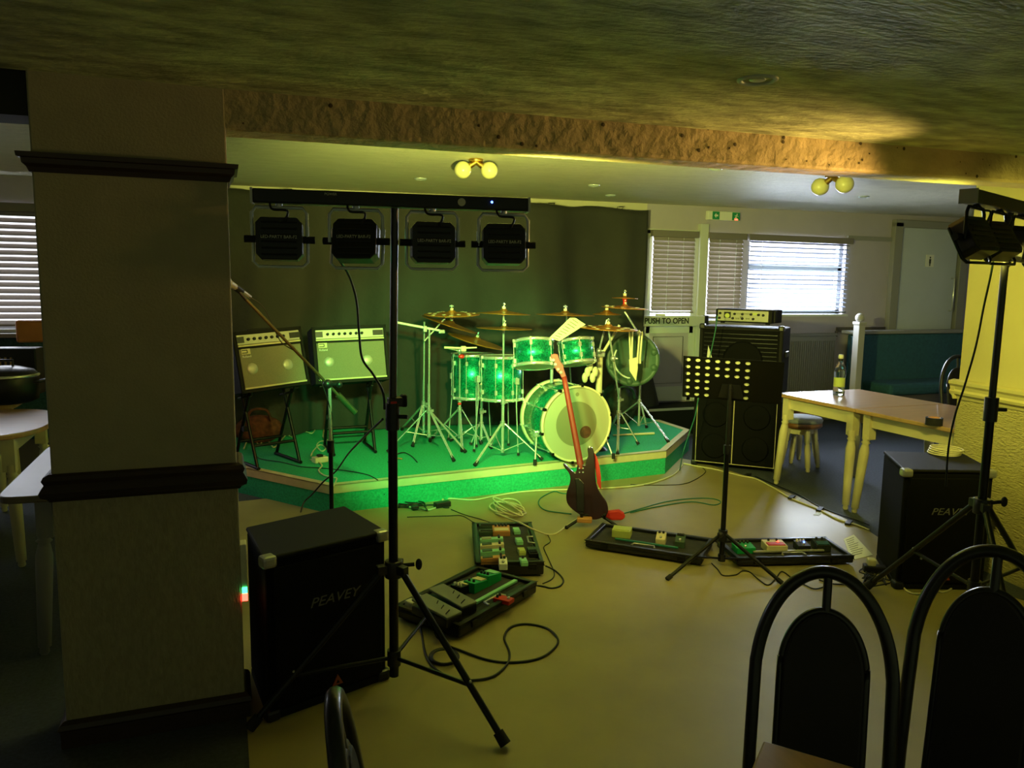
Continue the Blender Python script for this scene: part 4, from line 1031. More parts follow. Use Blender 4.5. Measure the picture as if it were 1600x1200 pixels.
# local axes of the head plane: find local dir of world up and of picture right
mi_ = m.to_3x3().inverted(); lu = mi_ @ Vector((0, 0, 1)); lr = mi_ @ Vector((-bdv.y, bdv.x, 0))
if (Vector((-bdv.y, bdv.x, 0))).dot(RT) < 0: lr = -lr
pp = lr*.08 - lu*.07; MB().lathe([(0, hb/2-.0095), (.050, hb/2-.0095)], (pp.x, pp.y, 0), 32).build('port_ring', 'red_brick_cloth', bd)
pp = lr*(-.0) + lu*.235; MB().lathe([(0, hb/2-.0095), (.016, hb/2-.0095)], (pp.x, pp.y, 0), 20).build('vent_dot', 'drumhead_inner', bd)
b = MB(); lugs(b, rb-.002, hb, 10, None); b.build('lugs', 'chrome', bd)
for i in range(10):
    a = 2*PI*i/10+.2
    MB().box((math.cos(a)*(rb+.015), math.sin(a)*(rb+.015), hb/2-.01), (.022, .022, .035)).build('claw', 'black_metal', bd)
for s in (-1, 1):
    p0 = m @ Vector((0, 0, hb*.22)) + (lambda v: v)(m.to_3x3() @ lr)*s*(rb) + Vector((0, 0, -.08)); p2 = p0 + (m.to_3x3() @ lr)*s*.055 + bdv*.10; p2.z = SZ+.012
    sp_ = MB().tube([p0, p2], .008, 8).build('spur', 'chrome', bd, world=True); MB().cyl(p2+Vector((0, 0, -.01)), p2+Vector((0, 0, .035)), .014, n=10).build('rubber_foot', 'black_rubber', sp_, world=True)
    MB().box(tuple(p0), (.05, .05, .05)).build('spur_bracket', 'chrome', sp_, world=True, bevel=.008)
# rack toms, tilted back towards the drummer
P1 = DD(834, 553, 6.15); P2 = DD(901, 550, 6.22); toM = Vector((-.25, .97, 0))
drum('rack_tom', 'larger emerald rack tom mounted above the bass drum shell', P1, Vector((.05, .27, 1)), .158, .205, 6, badge=toEye(P1)-R(4), head='drumhead')
drum('rack_tom', 'smaller emerald rack tom behind the guitar headstock', P2, Vector((-.03, .27, 1)), .133, .19, 6, badge=None)
b = thing('tom_mount', 'chrome double tom holder rising from the bass drum', 'drum hardware', (P1.x+.20, P1.y+.03, .78))
c_ = Vector((P1.x+.185, P1.y+.06, 0))
MB().tube([c_+Vector((0, 0, .80)), c_+Vector((0, 0, .97))], .013, 10).build('post', 'chrome', b, world=True)
MB().tube([c_+Vector((-.04, 0, .97)), c_+Vector((.04, 0, .97))], .012, 10).build('arm', 'chrome', b, world=True)
MB().box(tuple(c_+Vector((0, 0, .95))), (.05, .05, .06)).build('clamp', 'chrome', b, world=True, bevel=.01)
# floor toms
F1, F2 = DD(783, 590, 6.35), DD(738, 587, 6.72)
drum('floor_tom', 'emerald floor tom with bright head beside the bass drum', Vector((F1.x, F1.y, F1.z)), (0, .03, 1), .172, .355, 8, legs=(SZ, .9), badge=toEye(F1)+R(-2))
drum('floor_tom', 'emerald floor tom behind the other one, nearer the amplifiers', Vector((F2.x, F2.y, F2.z)), (0, .02, 1), .172, .38, 8, legs=(SZ, 0.4))
# snare, half hidden
S1 = DD(846, 573, 6.62); 
# cymbals
def cymbal(label, c, r, n, cat='cymbal', holes=0, mt='bronze', bell=.16, rise=.10, name='cymbal', invert=False, grp=None):
    q = Vector(n).normalized().to_track_quat('Z', 'Y').to_matrix().to_4x4(); m = Matrix.Translation(c) @ q
    t = thing_m(name, label, cat, m, grp); s = -1 if invert else 1
    pr = [(.004, rise*r*1.0+.012), (bell*r*.6, rise*r+.010), (bell*r, rise*r-.004), (bell*r*1.25, rise*r*.78), (r*.5, rise*r*.45), (r*.8, rise*r*.16), (r, 0)]
    pr = [(a, b_*s) for a, b_ in pr]
    dn = [(a, b_-.0022) for a, b_ in pr[::-1]]
    MB().lathe(pr+dn, (0, 0, 0), 56).build('bronze_disc', mt, t)
    if holes:
        b = MB()
        for i in range(holes):
            a = 2*PI*i/holes; rr = r*(.80 if i % 2 else .60); hh_ = rise*r*(.16 if i % 2 else .34)*s
            b.lathe([(.0, .0025), (r*.07, .002), (r*.085, -.001)], (rr*math.cos(a), rr*math.sin(a), hh_+.001), 12)
        b.build('hole_rings', 'hoop_cream', t)  # cream discs laid on the bronze stand in for the rings cut through it
    b = MB(); b.cyl((0, 0, s*rise*r+.008 if s > 0 else .0), (0, 0, (rise*r if s > 0 else 0)+.028), .014, n=12); b.build('felt', 'hoop_cream', t)
    b = MB(); b.cyl((0, 0, rise*r+.02), (0, 0, rise*r+.055), .0045, n=8); b.box((0, 0, rise*r+.045), (.034, .008, .012)); b.build('wing_nut', 'chrome', t)
    return t, m
def kit_stand(label, col, low, feet, tubes, name='cymbal_stand', r=.0105, back=0.0):
    """col/low: pixel of leg collar and of the lower hub; feet: floor pixels; tubes: list of world polylines"""
    fl_ = [G(x, y, SZ+.012) for x, y in feet]
    bx0 = sum(fl_, Vector())/3
    # base centre on the ray of the pole at the feet's mean depth
    rr = math.hypot(bx0.x, bx0.y)+back; c = DD(low[0], low[1], rr); base = Vector((c.x, c.y, SZ)); hz = DD(col[0], col[1], rr).z; lz = max(SZ+.05, c.z)
    t = thing(name, label, 'stand', tuple(base))
    b = MB(); b.cyl(base+Vector((0, 0, lz-SZ)), Vector((base.x, base.y, hz+.22)), r*1.15, n=10); b.build('lower_tube', 'chrome', t, world=True)
    MB().cyl(Vector((base.x, base.y, hz-.02)), Vector((base.x, base.y, hz+.02)), .02, n=10).build('leg_collar', 'steel_dull', t, world=True)
    MB().cyl(Vector((base.x, base.y, lz-.015)), Vector((base.x, base.y, lz+.015)), .016, n=10).build('lower_collar', 'steel_dull', t, world=True)
    for f in fl_:
        d = f-base; d.z = 0
        if d.length < .01: d = Vector((0, 1, 0))
        d.normalize(); o_ = Vector((-d.y, d.x, 0))*.006
        a0 = Vector((base.x, base.y, hz))+d*.02
        b = MB(); b.tube([a0+o_, f+o_+Vector((0, 0, .01))], .0052, 6); b.tube([a0-o_, f-o_+Vector((0, 0, .01))], .0052, 6); lg = b.build('leg', 'chrome', t, world=True)
        mid = a0.lerp(f, .52); b = MB(); b.tube([Vector((base.x, base.y, lz))+d*.01, mid], .0045, 6); b.build('brace', 'chrome', lg, world=True)
        b = MB(); b.tube([a0.lerp(f, .90), f+d*.004], [.011, .016], 8); b.build('rubber_foot', 'black_rubber', lg, world=True)
    for pl in tubes:
        pl = [Vector(p) if not isinstance(p, tuple) or len(p) == 3 else None for p in pl]
        pl[0] = Vector((base.x, base.y, pl[0].z)) if pl[0] is not None and pl[0].x == 0 and pl[0].y == 0 else pl[0]
        b = MB(); b.tube(pl, r*.78, 8); b.build('upper_tube', 'chrome', t, world=True)
        b = MB(); b.cyl(pl[0]-Vector((0, 0, .02)), pl[0]+Vector((0, 0, .025)), r*1.7, n=10); b.box(tuple(pl[0]+Vector((.022, -.01, 0))), (.03, .012, .02)); b.build('height_clamp', 'steel_dull', t, world=True)
        if len(pl) > 2:
            b = MB(); b.sphere(tuple(pl[-2]), r*2.2, 10, 8); b.cyl(pl[-2], pl[-2]+Vector((.03, -.02, 0)), .007, n=8); b.build('tilter', 'steel_dull', t, world=True)
    return t, base
Z = lambda z: Vector((0, 0, z))
# stand A: two far left stands
tA = [DD(662, 505, 6.35), DD(708, 487, 6.42)]
cymbal('holed bronze cymbal topmost on the left of the kit', DD(706, 491, 6.42), .232, (-.03, -.05, 1), holes=14)
cymbal('steeply tilted bronze crash cymbal below the holed one on the left', DD(703, 507, 6.5), .245, (.30, -.10, 1), mt='bronze_dark')
cymbal('tilted bronze crash cymbal above the floor toms', DD(744, 533, 6.42), .245, (.25, -.12, 1), mt='bronze_dark')
kit_stand('chrome boom stand with white counter rod at the left end of the kit', (671, 641), (670, 680), [(606, 706), (709, 720), (672, 689)],
          [[Z(.55), DD(671, 515, 6.3)]], back=.0)
kit_stand('chrome stand behind the boom stand at the left end of the kit', (662, 633), (662, 674), [(628, 671), (645, 697), (727, 706)],
          [[Z(.55), DD(663, 503, 6.42)]])
rod = thing('boom_rod', 'long pale boom rod reaching left from the kit towards the amplifiers', 'drum hardware', tuple(DD(664, 514, 6.3)))
MB().tube([DD(610, 502, 6.25), DD(658, 511, 6.3), DD(690, 517, 6.33)], [.009, .0105, .009], 8).build('rod', 'white_plastic', rod, world=True)
MB().tube([DD(663, 533, 6.3), DD(701, 491, 6.4)], .007, 8).build('second_rod', 'chrome', rod, world=True)
MB().box(tuple(DD(690, 518, 6.33)), (.05, .03, .03)).build('clamp', 'chrome', rod, world=True, bevel=.005)
MB().box(tuple(DD(664, 514, 6.3)), (.03, .03, .05)).build('rod_clamp', 'chrome', rod, world=True, bevel=.005)
# second stand with the red memory locks
kit_stand('short chrome stand with red clips in front of the floor toms', (717, 640), (718, 682), [(676, 684), (752, 693), (722, 705)],
          [[Z(.60), DD(718, 548, 6.25), DD(696, 543, 6.2)]], name='hi_hat_stand')
for y, s_ in ((557, .022), (631, .014)):
    c = DD(721 if y == 557 else 718, y, 6.17); tag(MB().sphere(tuple(c), s_, 12, 8, (1.2, 1, .8)).build('clip', 'red_plastic'), 'red clip on the chrome stand %s' % ('just above the floor toms\' rim' if y == 557 else 'low down, near its leg collar'), 'clip')
arm = thing('boom_stand_rod', 'pale short boom arm over the rear floor tom', 'drum hardware', tuple(DD(722, 545, 6.2)))
MB().tube([DD(694, 543, 6.2), DD(722, 544, 6.2), DD(745, 543, 6.2)], [.010, .008, .006], 8).build('rod', 'hoop_cream', arm, world=True)
MB().box(tuple(DD(724, 545, 6.2)), (.045, .03, .045)).build('clamp', 'hoop_cream', arm, world=True, bevel=.008)
kit_stand('chrome tom stand below the nearer floor tom', (752, 663), (752, 684), [(736, 694), (768, 700), (704, 688)], [[Z(.50), DD(752, 600, 6.15)]], name='tom_stand')
# centre stand with the two stacked cymbals
kit_stand('chrome cymbal stand in front of the bass drum', (787, 662), (785, 704), [(742, 727), (847, 718), (766, 698)], [[Z(.66), DD(787, 480, 5.95)]])
cymbal('bronze crash cymbal high on the stand in front of the floor toms', DD(787, 490, 5.93), .205, (.03, .0, 1), mt='bronze_dark', rise=.13)
cymbal('bronze cymbal below another one on the same centre stand', DD(788, 513, 5.93), .215, (.02, .0, 1), mt='bronze_dark', rise=.04)
# cymbals of the right half
cymbal('large bronze ride cymbal above the two rack toms', DD(883, 492, 6.2), .235, (.02, .01, 1), mt='bronze_dark', rise=.09)
st_, bs = kit_stand('pale chrome cymbal stand rising through the rack toms', (891, 660), (891, 690), [(866, 700), (905, 690), (926, 686)], [[Z(.60), DD(884, 480, 6.2)]], back=.55)
cymbal('small bronze splash cymbal beside the ride cymbal', DD(948, 491, 6.45), .118, (.0, .0, 1), mt='bronze_dark', rise=.2, bell=.3)
cymbal('holed bronze cymbal over the smaller rack tom', DD(950, 513, 6.2), .235, (.03, -.04, 1), holes=14, rise=.10)
cymbal('holed bronze cymbal of the stack at the right end of the kit', DD(976, 481, 6.55), .195, (.04, -.03, 1), holes=12)
cymbal('small upturned splash cymbal stacked above the holed one', DD(976, 466, 6.55), .107, (.03, .0, 1), rise=.12, invert=False)
c = DD(976, 474, 6.55); tag(MB().lathe([(.024, -.045), (.016, -.02), (.014, .01), (.022, .04)], tuple(c), 16).build('cymbal_spacer', 'red_plastic'), 'orange red spacer between the two stacked cymbals at the right end', 'drum hardware')
kit_stand('chrome cymbal stand at the right end of the stage', (998, 628), (998, 663), [(1044, 690), (957, 660), (1010, 668)], [[Z(.75), DD(997, 520, 6.55), DD(976, 487, 6.55)]], back=.05)
kit_stand('chrome stand close to the right of the bass drum', (965, 645), (966, 668), [(965, 709), (997, 694), (952, 676)], [[Z(.6), DD(958, 560, 6.2), DD(951, 516, 6.2)]])
kit_stand('chrome boom stand with pale tubes behind the smaller rack tom', (935, 650), (935, 670), [(925, 690), (948, 690), (938, 668)], [[Z(.6), DD(936, 548, 6.4), DD(948, 500, 6.45)]], back=.25)
tb = thing('drum_rack_tube', 'wide pale tube standing behind the bass drum', 'drum hardware', (DD(936, 600, 6.55).x, DD(936, 600, 6.55).y, SZ))
u = DD(936, 600, 6.55); MB().cyl((u.x, u.y, SZ), (u.x, u.y, DD(939, 546, 6.55).z), .027, n=16).build('tube', 'hoop_cream', tb, world=True)
MB().cyl((u.x, u.y, SZ), (u.x, u.y, SZ+.03), .09, .06, 20).build('base', 'black_metal', tb, world=True)
MB().tube([DD(939, 556, 6.5), DD(968, 508, 6.5)], .012, 8).build('slanted_arm', 'hoop_cream', tb, world=True)
MB().box(tuple(DD(938, 553, 6.5)), (.07, .05, .05)).build('clamp', 'chrome', tb, world=True, bevel=.01)
pc = thing('pale_cloth', 'crumpled pale cloth draped behind the bass drum hoop', 'cloth', tuple(DD(920, 575, 6.4)))
b = MB(); rs = random.Random(5)
for i in range(5): c = DD(914+i*4, 590-(i % 3)*9, 6.4); b.sphere(tuple(c), .034, 10, 7, (.8, .6, 1.3))
b.build('folds', 'hoop_cream', pc, world=True)
# sheet with printed lines clipped above the toms
pm = plane_map(DD(885, 512, 6.12), Vector((-.35, -.9, .35)))
qs = [pm(858, 528), pm(874, 533), pm(915, 507), pm(894, 493)]
sh = thing('drum_chart', 'pale printed sheet propped above the rack toms', 'sheet music', tuple(pm(885, 513)))
nrm = Vector((-.35, -.9, .35)).normalized()
MB().prism(qs, -nrm*.002).build('paper', 'paper', sh, world=True)
b = MB(); a_, b_, c_, d_ = pm(861, 529), pm(872, 532), pm(911, 507), pm(895, 496)
for i in range(9):
    u0 = i/9+.05; l = a_.lerp(d_, u0); r2 = b_.lerp(c_, u0); l2 = l.lerp(r2, .08); r3 = l.lerp(r2, .88-.2*(i % 3)*.5)
    b.tube([l2+nrm*.001, r3+nrm*.001], .0022, 4)
b.build('printed_lines', 'ink', sh, world=True)
# big round flat case at the right end
rc = DD(988, 562, 6.75); az = math.atan2(EYE.x-rc.x, EYE.y-rc.y)+R(-8); nv = Vector((math.sin(az), math.cos(az), .12)).normalized()
m = Matrix.Translation(rc) @ nv.to_track_quat('Z', 'Y').to_matrix().to_4x4()
cs = thing_m('round_case', 'large round dark green case propped upright behind the right cymbal stand', 'case', m)
RR = .232
MB().lathe([(0, -.06), (RR*.97, -.06), (RR, -.05), (RR, .03), (RR*.97, .042), (RR*.84, .044), (RR*.82, .030), (0, .030)], (0, 0, 0), 56).build('shell', 'dark_green_case', cs)
for a in (200, 262, 340, 20):
    MB().lathe([(.030, .04), (.026, .052), (.0, .056)], (math.cos(R(a))*RR*.83, math.sin(R(a))*RR*.83, 0), 16).build('round_foot', 'dark_green_case', cs)
MB().tube([(math.cos(R(a))*RR*.70, math.sin(R(a))*RR*.70, .036) for a in range(150, 265, 8)], .008, 6).build('curved_rib', 'label_silver', cs)
sb = G(985, 668, SZ); bs_ = thing('soft_bag', 'crumpled dark green bag on the stage under the round case', 'bag', (sb.x, sb.y+.25, SZ))
b = MB(); rs = random.Random(2)
n_, m_2 = 28, 16; vs = []
for j in range(m_2+1):
    for i in range(n_):
        th, ph_ = PI*j/m_2, 2*PI*i/n_; k = 1+.14*math.sin(5*ph_+3*th)+.08*math.sin(9*ph_-4*th)
        vs.append((.19*k*math.sin(th)*math.cos(ph_), .13*k*math.sin(th)*math.sin(ph_), .20+.20*k*math.cos(th)))
b.add(vs, [(j*n_+i, (j+1)*n_+i, (j+1)*n_+(i+1) % n_, j*n_+(i+1) % n_) for j in range(m_2) for i in range(n_)], True); b.build('body', 'bag_cloth', bs_)
MB().tube(smoothpath([(-.10, -.10, .36), (-.04, -.16, .40), (.06, -.16, .36), (.11, -.12, .27)], 5), .012, 6).build('strap', 'dark_green_case', bs_)
# stick holder and sticks at the right stand
hc = DD(990, 585, 6.42); sk = thing('stick_bag', 'pale pointed stick bag hanging from the right cymbal stand', 'bag', tuple(hc))
pm = plane_map(hc, Vector((-.35, -.93, 0)))
b = MB(); b.prism([pm(983, 562), pm(996, 558), pm(997, 575), pm(994, 596), pm(984, 580)], Vector((.35, .93, 0))*.03); b.build('pouch', 'hoop_cream', sk, world=True, bevel=.005)
ds = None
for i, (x0, x1) in enumerate(((983, 985), (988, 987), (999, 996), (1003, 1000))):
    b = MB(); b.tube([DD(x0, 512+i*2, 6.43), DD(x0+.3, 515+i*2, 6.43), DD(x1, 560, 6.43), DD(x1+.2, 568, 6.43)], [.004, .0075, .0085, .0085], 8)
    tag(b.build('drumstick', 'hoop_cream'), ['pale drumstick at the outer left of the stick bag', 'second pale drumstick standing in the stick bag', 'pale drumstick right of the chrome stand tube above the bag', 'rightmost pale drumstick beside the right cymbal stand'][i], 'drumstick', 'drumsticks at the right cymbal stand')
p = [G(958, 680, SZ+.012), G(1022, 677, SZ+.012)]
tag(MB().tube([p[0], p[0].lerp(p[1], .5), p[1]], [.006, .010, .012], 8).build('loose_rod', 'hoop_cream'), 'pale rod lying on the stage at the foot of the right stands', 'rod')

# ================================================================== bass guitar on its floor stand
gb = G(926, 822); GO = Vector((gb.x, gb.y, .0))
vw = (Vector((EYE.x, EYE.y, 0))-GO).normalized(); gn = (vw + Vector((0, 0, .16))).normalized()
gf = plane_map(GO, gn)
gx = lambda x, y: gf(840+x*.25, 540+y*.25)
gt = thing('bass_guitar', 'dark bodied bass guitar with reddish neck leaning back to front on a floor stand', 'guitar', tuple(gf(930, 800)))
body = [(248, 752), (262, 738), (297, 742), (305, 715), (316, 688), (312, 650), (318, 632), (336, 633), (350, 655), (357, 700), (360, 760), (362, 820), (372, 880), (398, 928), (430, 975), (441, 1020), (432, 1055), (400, 1075), (350, 1086), (290, 1068), (235, 1035), (192, 995), (179, 950), (184, 905), (198, 870), (205, 830), (196, 795), (172, 765), (160, 742), (168, 735), (184, 750), (212, 776), (230, 790), (243, 780)]
pts = smoothpath([gx(*p) for p in body], 3, closed=True)
MB().prism([p-gn*.02 for p in pts], gn*.04).build('body', 'guitar_body', gt, world=True, bevel=.010, seg=3)
nk = MB(); L, Rr = [gx(252, 770), gx(150, 200)], [gx(294, 770), gx(180, 190)]
vs = []
for k in range(9):
    u = k/8; a = L[0].lerp(L[1], u); c = Rr[0].lerp(Rr[1], u)
    vs += [a-gn*.006, a+gn*.012, a.lerp(c, .28)+gn*.022, a.lerp(c, .72)+gn*.022, c+gn*.012, c-gn*.006]
nk.add(vs, [(k*6+i, k*6+(i+1) % 6, (k+1)*6+(i+1) % 6, (k+1)*6+i) for k in range(8) for i in range(6)] + [(0, 1, 2, 3, 4, 5), (48, 49, 50, 51, 52, 53)], True)
nk.build('neck', 'neck_wood', gt, world=True)
hd_ = [(150, 205), (138, 178), (118, 160), (104, 130), (112, 120), (100, 100), (82, 70), (84, 56), (108, 50), (128, 56), (136, 84), (148, 108), (160, 120), (166, 150), (180, 195)]
MB().prism([gx(*p)-gn*.004 for p in hd_], gn*.016).build('headstock', 'neck_wood', gt, world=True, bevel=.003)
for x, y in ((100, 92), (112, 118), (130, 150), (146, 168)):
    MB().cyl(gx(x, y)+gn*.010, gx(x, y)+gn*.022, .010, n=12).build('tuner', 'black_metal', gt, world=True)
for x, y in ((262, 765), (284, 765), (262, 790), (284, 790)): MB().cyl(gx(x, y)+gn*.02, gx(x, y)+gn*.0245, .005, n=8).build('neck_screw', 'chrome', gt, world=True)
MB().prism([gx(232, 830)+gn*.022, gx(262, 826)+gn*.022, gx(290, 860)+gn*.022, gx(292, 1040)+gn*.022, gx(246, 1030)+gn*.022, gx(240, 860)+gn*.022], gn*.01).build('back_cover', 'black_satin', gt, world=True, bevel=.003)
b = MB(); st = [(352, 668), (372, 700), (388, 760), (396, 820), (398, 900), (388, 895), (372, 862), (364, 800), (358, 740)]
b.prism([gx(*p)-gn*.03 for p in st], -gn*.006); b.build('strap', 'red_cloth', gt, world=True)
b = MB(); st = [(410, 1058), (440, 1040), (510, 1032), (540, 1050), (552, 1078), (530, 1100), (470, 1100), (420, 1085)]
c0 = gx(480, 1068); b.prism([gx(*p)-gn*.05 for p in st], -gn*.05); b.build('strap_end', 'red_cloth', gt, world=True, bevel=.012)
b = MB(); b.sphere((0, 0, 0), .012, 10, 8, mx=Matrix.Translation(gx(325, 636)+gn*.01)); b.build('strap_button', 'chrome', gt, world=True)
gs = thing('guitar_stand', 'low black guitar stand with orange yoke under the bass guitar', 'stand', (GO.x, GO.y, 0))
gr_ = Vector((-vw.y, vw.x, 0)) if Vector((-vw.y, vw.x, 0)).dot(RT) > 0 else Vector((vw.y, -vw.x, 0))
j0 = GO + vw*.01 + Vector((0, 0, .075))
for p in (gf(884, 829), None, None):
    pass
for d_ in (-gr_*.17+vw*.10, gr_*.18+vw*.06, -vw*.26):
    f = GO+d_+Vector((0, 0, .014)); lg = MB().tube([j0-vw*.03, j0-vw*.03+(d_*.3), f], .0105, 8).build('leg', 'black_metal', gs, world=True); MB().sphere(tuple(f), .0135, 10, 8).build('rubber_foot', 'black_rubber', lg, world=True)
MB().tube([j0-vw*.04-gr_*.09, j0-vw*.04+gr_*.09], .011, 8).build('cross_bar', 'black_metal', gs, world=True)
for s in (-1, 1): MB().tube([j0-vw*.04+gr_*s*.07, j0+vw*.04+gr_*s*.075, j0+vw*.055+gr_*s*.075+Vector((0, 0, .03))], .010, 8).build('cradle_arm', 'black_rubber', gs, world=True)
MB().box(tuple(j0+vw*.035-gr_*.055+Vector((0, 0, -.02))), (.10, .05, .035), rz=math.atan2(gr_.y, gr_.x)).build('orange_yoke', 'tan_paint', gs, world=True, bevel=.008)

# ================================================================== pedal boards
def board_frame(q, z, zb=None):
    P = [G(x, y, z) for x, y in q]      # far-left, far-right, near-right, near-left
    c = sum(P, Vector())/4; xv = ((P[1]+P[2])-(P[0]+P[3]))/2; yv = ((P[0]+P[1])-(P[2]+P[3]))/2
    w = xv.length; xv.normalize(); yv = yv-xv*yv.dot(xv); d = yv.length; yv.normalize()
    return basis((c.x, c.y, 0), xv, yv, (0, 0, 1)), w, d
BOARDS = {}
def pedal_board(key, label, q, z, handle='front', rail=True):
    m, w, d = board_frame(q, z); t = thing_m('pedal_board', label, 'pedal board', m); BOARDS[key] = (m, w, d, z)
    b = MB(); h = z-.002
    b.box((0, 0, h/2+.004), (w, d, h-.022)); b.build('base_tray', 'black_plastic', t, bevel=.010)
    b = MB()
    for s in (-1, 1): b.box((s*(w/2-.012), 0, z-.004), (.024, d, .024)); b.box((0, s*(d/2-.012), z-.004), (w, .024, .024))
    b.build('rim', 'black_plastic', t, bevel=.006)
    MB().box((0, .02, z-.011), (w-.07, d-.11, .006)).build('felt_deck', 'black_cloth', t)
    if handle == 'front':
        b = MB(); b.tube([(-.07, -d/2+.02, z+.010), (-.06, -d/2+.055, z+.012), (.06, -d/2+.055, z+.012), (.07, -d/2+.02, z+.010)], .006, 8); b.build('handle', 'steel_dull', t)
    else:
        b = MB(); b.tube([(w/2-.02, -.06, z+.010), (w/2-.055, -.05, z+.012), (w/2-.055, .05, z+.012), (w/2-.02, .06, z+.010)], .006, 8); b.build('handle', 'steel_dull', t)
    for s in (-1, 1): MB().box((s*w*.33, -d/2-.003, z-.020), (.045, .010, .03)).build('latch', 'black_metal', t, bevel=.003)
    return t
def board_pt(key, x, y, dz=0):
    m, w, d, z = BOARDS[key]; p = G(x, y, z+dz); return m.inverted() @ p
def pedal(key, px_, py_, w, l, h, rot, top, label, knobs=2, plate=None, cat='effects pedal', name='effects_pedal', led=None, slope=.3, z0=None, body2=None):
    m, bw, bd2, z = BOARDS[key]; p = m.inverted() @ G(px_, py_, z+h*.6); p.z = z-.008 if z0 is None else z0
    mm = m @ Matrix.Translation(p) @ Matrix.Rotation(R(rot), 4, 'Z'); t = thing_m(name, label, cat, mm)
    b = MB(); hl = h*(1-slope)
    b.add([(-w/2, -l/2, 0), (w/2, -l/2, 0), (w/2, l/2, 0), (-w/2, l/2, 0), (-w/2, -l/2, hl), (w/2, -l/2, hl), (w/2, l/2, h), (-w/2, l/2, h)], [(0, 3, 2, 1), (4, 5, 6, 7), (0, 1, 5, 4), (1, 2, 6, 5), (2, 3, 7, 6), (3, 0, 4, 7)])
    b.build('case', top, t, bevel=.003)
    ang = math.atan2(h-hl, l)
    if plate:
        MB().box((0, -l*.22, hl+(h-hl)*.28+.002), (w*.84, l*.42, .006), tilt=Matrix.Rotation(ang, 4, 'X')).build('foot_plate', plate, t, bevel=.002)
    else:
        MB().lathe([(.008, 0), (.008, .008), (.006, .012), (.0, .012)], (0, -l*.3, hl+(h-hl)*.2), 12).build('foot_switch', 'chrome', t)
    for k in range(knobs):
        x = (k-(knobs-1)/2)*w*.8/max(1, knobs)
        MB().lathe([(.0075, 0), (.0065, .013), (.0, .014)], (x, l*.32, hl+(h-hl)*.82), 10).build('knob', 'black_plastic' if top not in ('black_plastic',) else 'cream_plastic', t)
    if led: MB().sphere((w*.18, l*.05, hl+(h-hl)*.6+.004), .0055, 8, 6).build('indicator_light', led, t)
    return t
pedal_board('A', 'upright placed pedal board crowded with pale pedals, nearest the stage', [(741, 819), (831, 817), (849, 880), (741, 880)], .085, 'side')
pedal_board('B', 'pedal board with two big grey treadle pedals, nearest the loudspeaker', [(640, 938), (752, 880), (833, 916), (695, 990)], .07)
pedal_board('C', 'long pedal board in front of the bass guitar', [(937, 817), (1112, 844), (1099, 872), (920, 847)], .055)
pedal_board('D', 'long pedal board with red lit pedal right of the music stand', [(1134, 842), (1297, 842), (1327, 868), (1137, 876)], .055)
# A
pedal('A', 763, 820, .115, .045, .03, 0, 'dark_green_case', 'dark green flat pedal at the far corner of the crowded board', 0, 'bag_cloth', slope=.1)
pedal('A', 763, 829, .115, .045, .03, 0, 'dark_green_case', 'dark green flat pedal just before another like it on the crowded board', 0, 'bag_cloth', slope=.1)
pedal('A', 783, 826, .105, .085, .045, 0, 'tan_paint', 'orange tan pedal with four switches on the crowded board', 4, 'hoop_cream')
for i, (y, tp, pl, lb) in enumerate(((842, 'mint_paint', 'drumhead', 'mint coloured pedal farthest in the row of compact pedals'), (851, 'hoop_cream', 'mint_paint', 'cream pedal with dark plate second in the row of compact pedals'), (861, 'mint_paint', 'hoop_cream', 'mint pedal in the middle of the row of compact pedals'), (871, 'tan_paint', 'hoop_cream', 'tan edged pedal nearest in the row of compact pedals'))):
    pedal('A', 768+i*.8, y, .042, .135, .045, -90, tp, lb, 2, 'dark_green_case' if i else pl, slope=.2)
pedal('A', 786, 877, .045, .065, .05, 0, 'white_plastic', 'small white pedal at the near end of the crowded board', 2)
for i, (x, y, c_, lb) in enumerate(((807, 827, 'mint_paint', 'farthest'), (811, 843, 'mint_paint', 'second'), (815, 859, 'label_green', 'third'), (818, 875, 'mint_paint', 'nearest'))):
    pedal('A', x, y, .040, .075, .025, 4, c_, '%s of the four pale slim boxes in line on the crowded board' % lb, 1 if i == 3 else 0, c_, slope=.05, name='slim_box', cat='power supply')
pedal('A', 832, 860, .05, .11, .028, 4, 'black_plastic', 'black box with red marking at the edge of the crowded board', 0, 'grille_black', slope=.05)
# B
def treadle(key, x, y, rot, label, w=.10, l=.235):
    m, bw, bd2, z = BOARDS[key]; p = m.inverted() @ G(x, y, z+.06); p.z = z-.008
    mm = m @ Matrix.Translation(p) @ Matrix.Rotation(R(rot), 4, 'Z'); t = thing_m('treadle_pedal', label, 'effects pedal', mm)
    MB().box((0, 0, .019), (w, l, .038)).build('base', 'black_plastic', t, bevel=.005)
    tl = Matrix.Rotation(R(5), 4, 'X')
    MB().box((0, 0, .055), (w*.96, l*1.02, .012), tilt=tl).build('treadle', 'dark_grey_rubber', t, bevel=.004)
    b = MB()
    for k in range(3): b.prism([(-w*.3+k*.02, -l*.40+k*.05, .0615-.004*(2-k)), (w*.1+k*.012, -l*.33+k*.05, .0615-.004*(2-k)+.002), (w*.1+k*.012, -l*.315+k*.05, .0622-.004*(2-k)+.002), (-w*.3+k*.02, -l*.385+k*.05, .0622-.004*(2-k))], (0, 0, .003))
    b.build('tread_grooves', 'grille_black', t)
    MB().cyl((w/2, -.02, .02), (w/2+.012, -.02, .02), .009, n=10).build('side_knob', 'chrome', t)
    return t
mat('dark_grey_rubber', '#76786a', .6, noise=.06, nscale=12)
treadle('B', 679, 941, 0+78-90+0, 'big grey treadle pedal at the outer end of its board') if False else None
mB = BOARDS['B'][0]
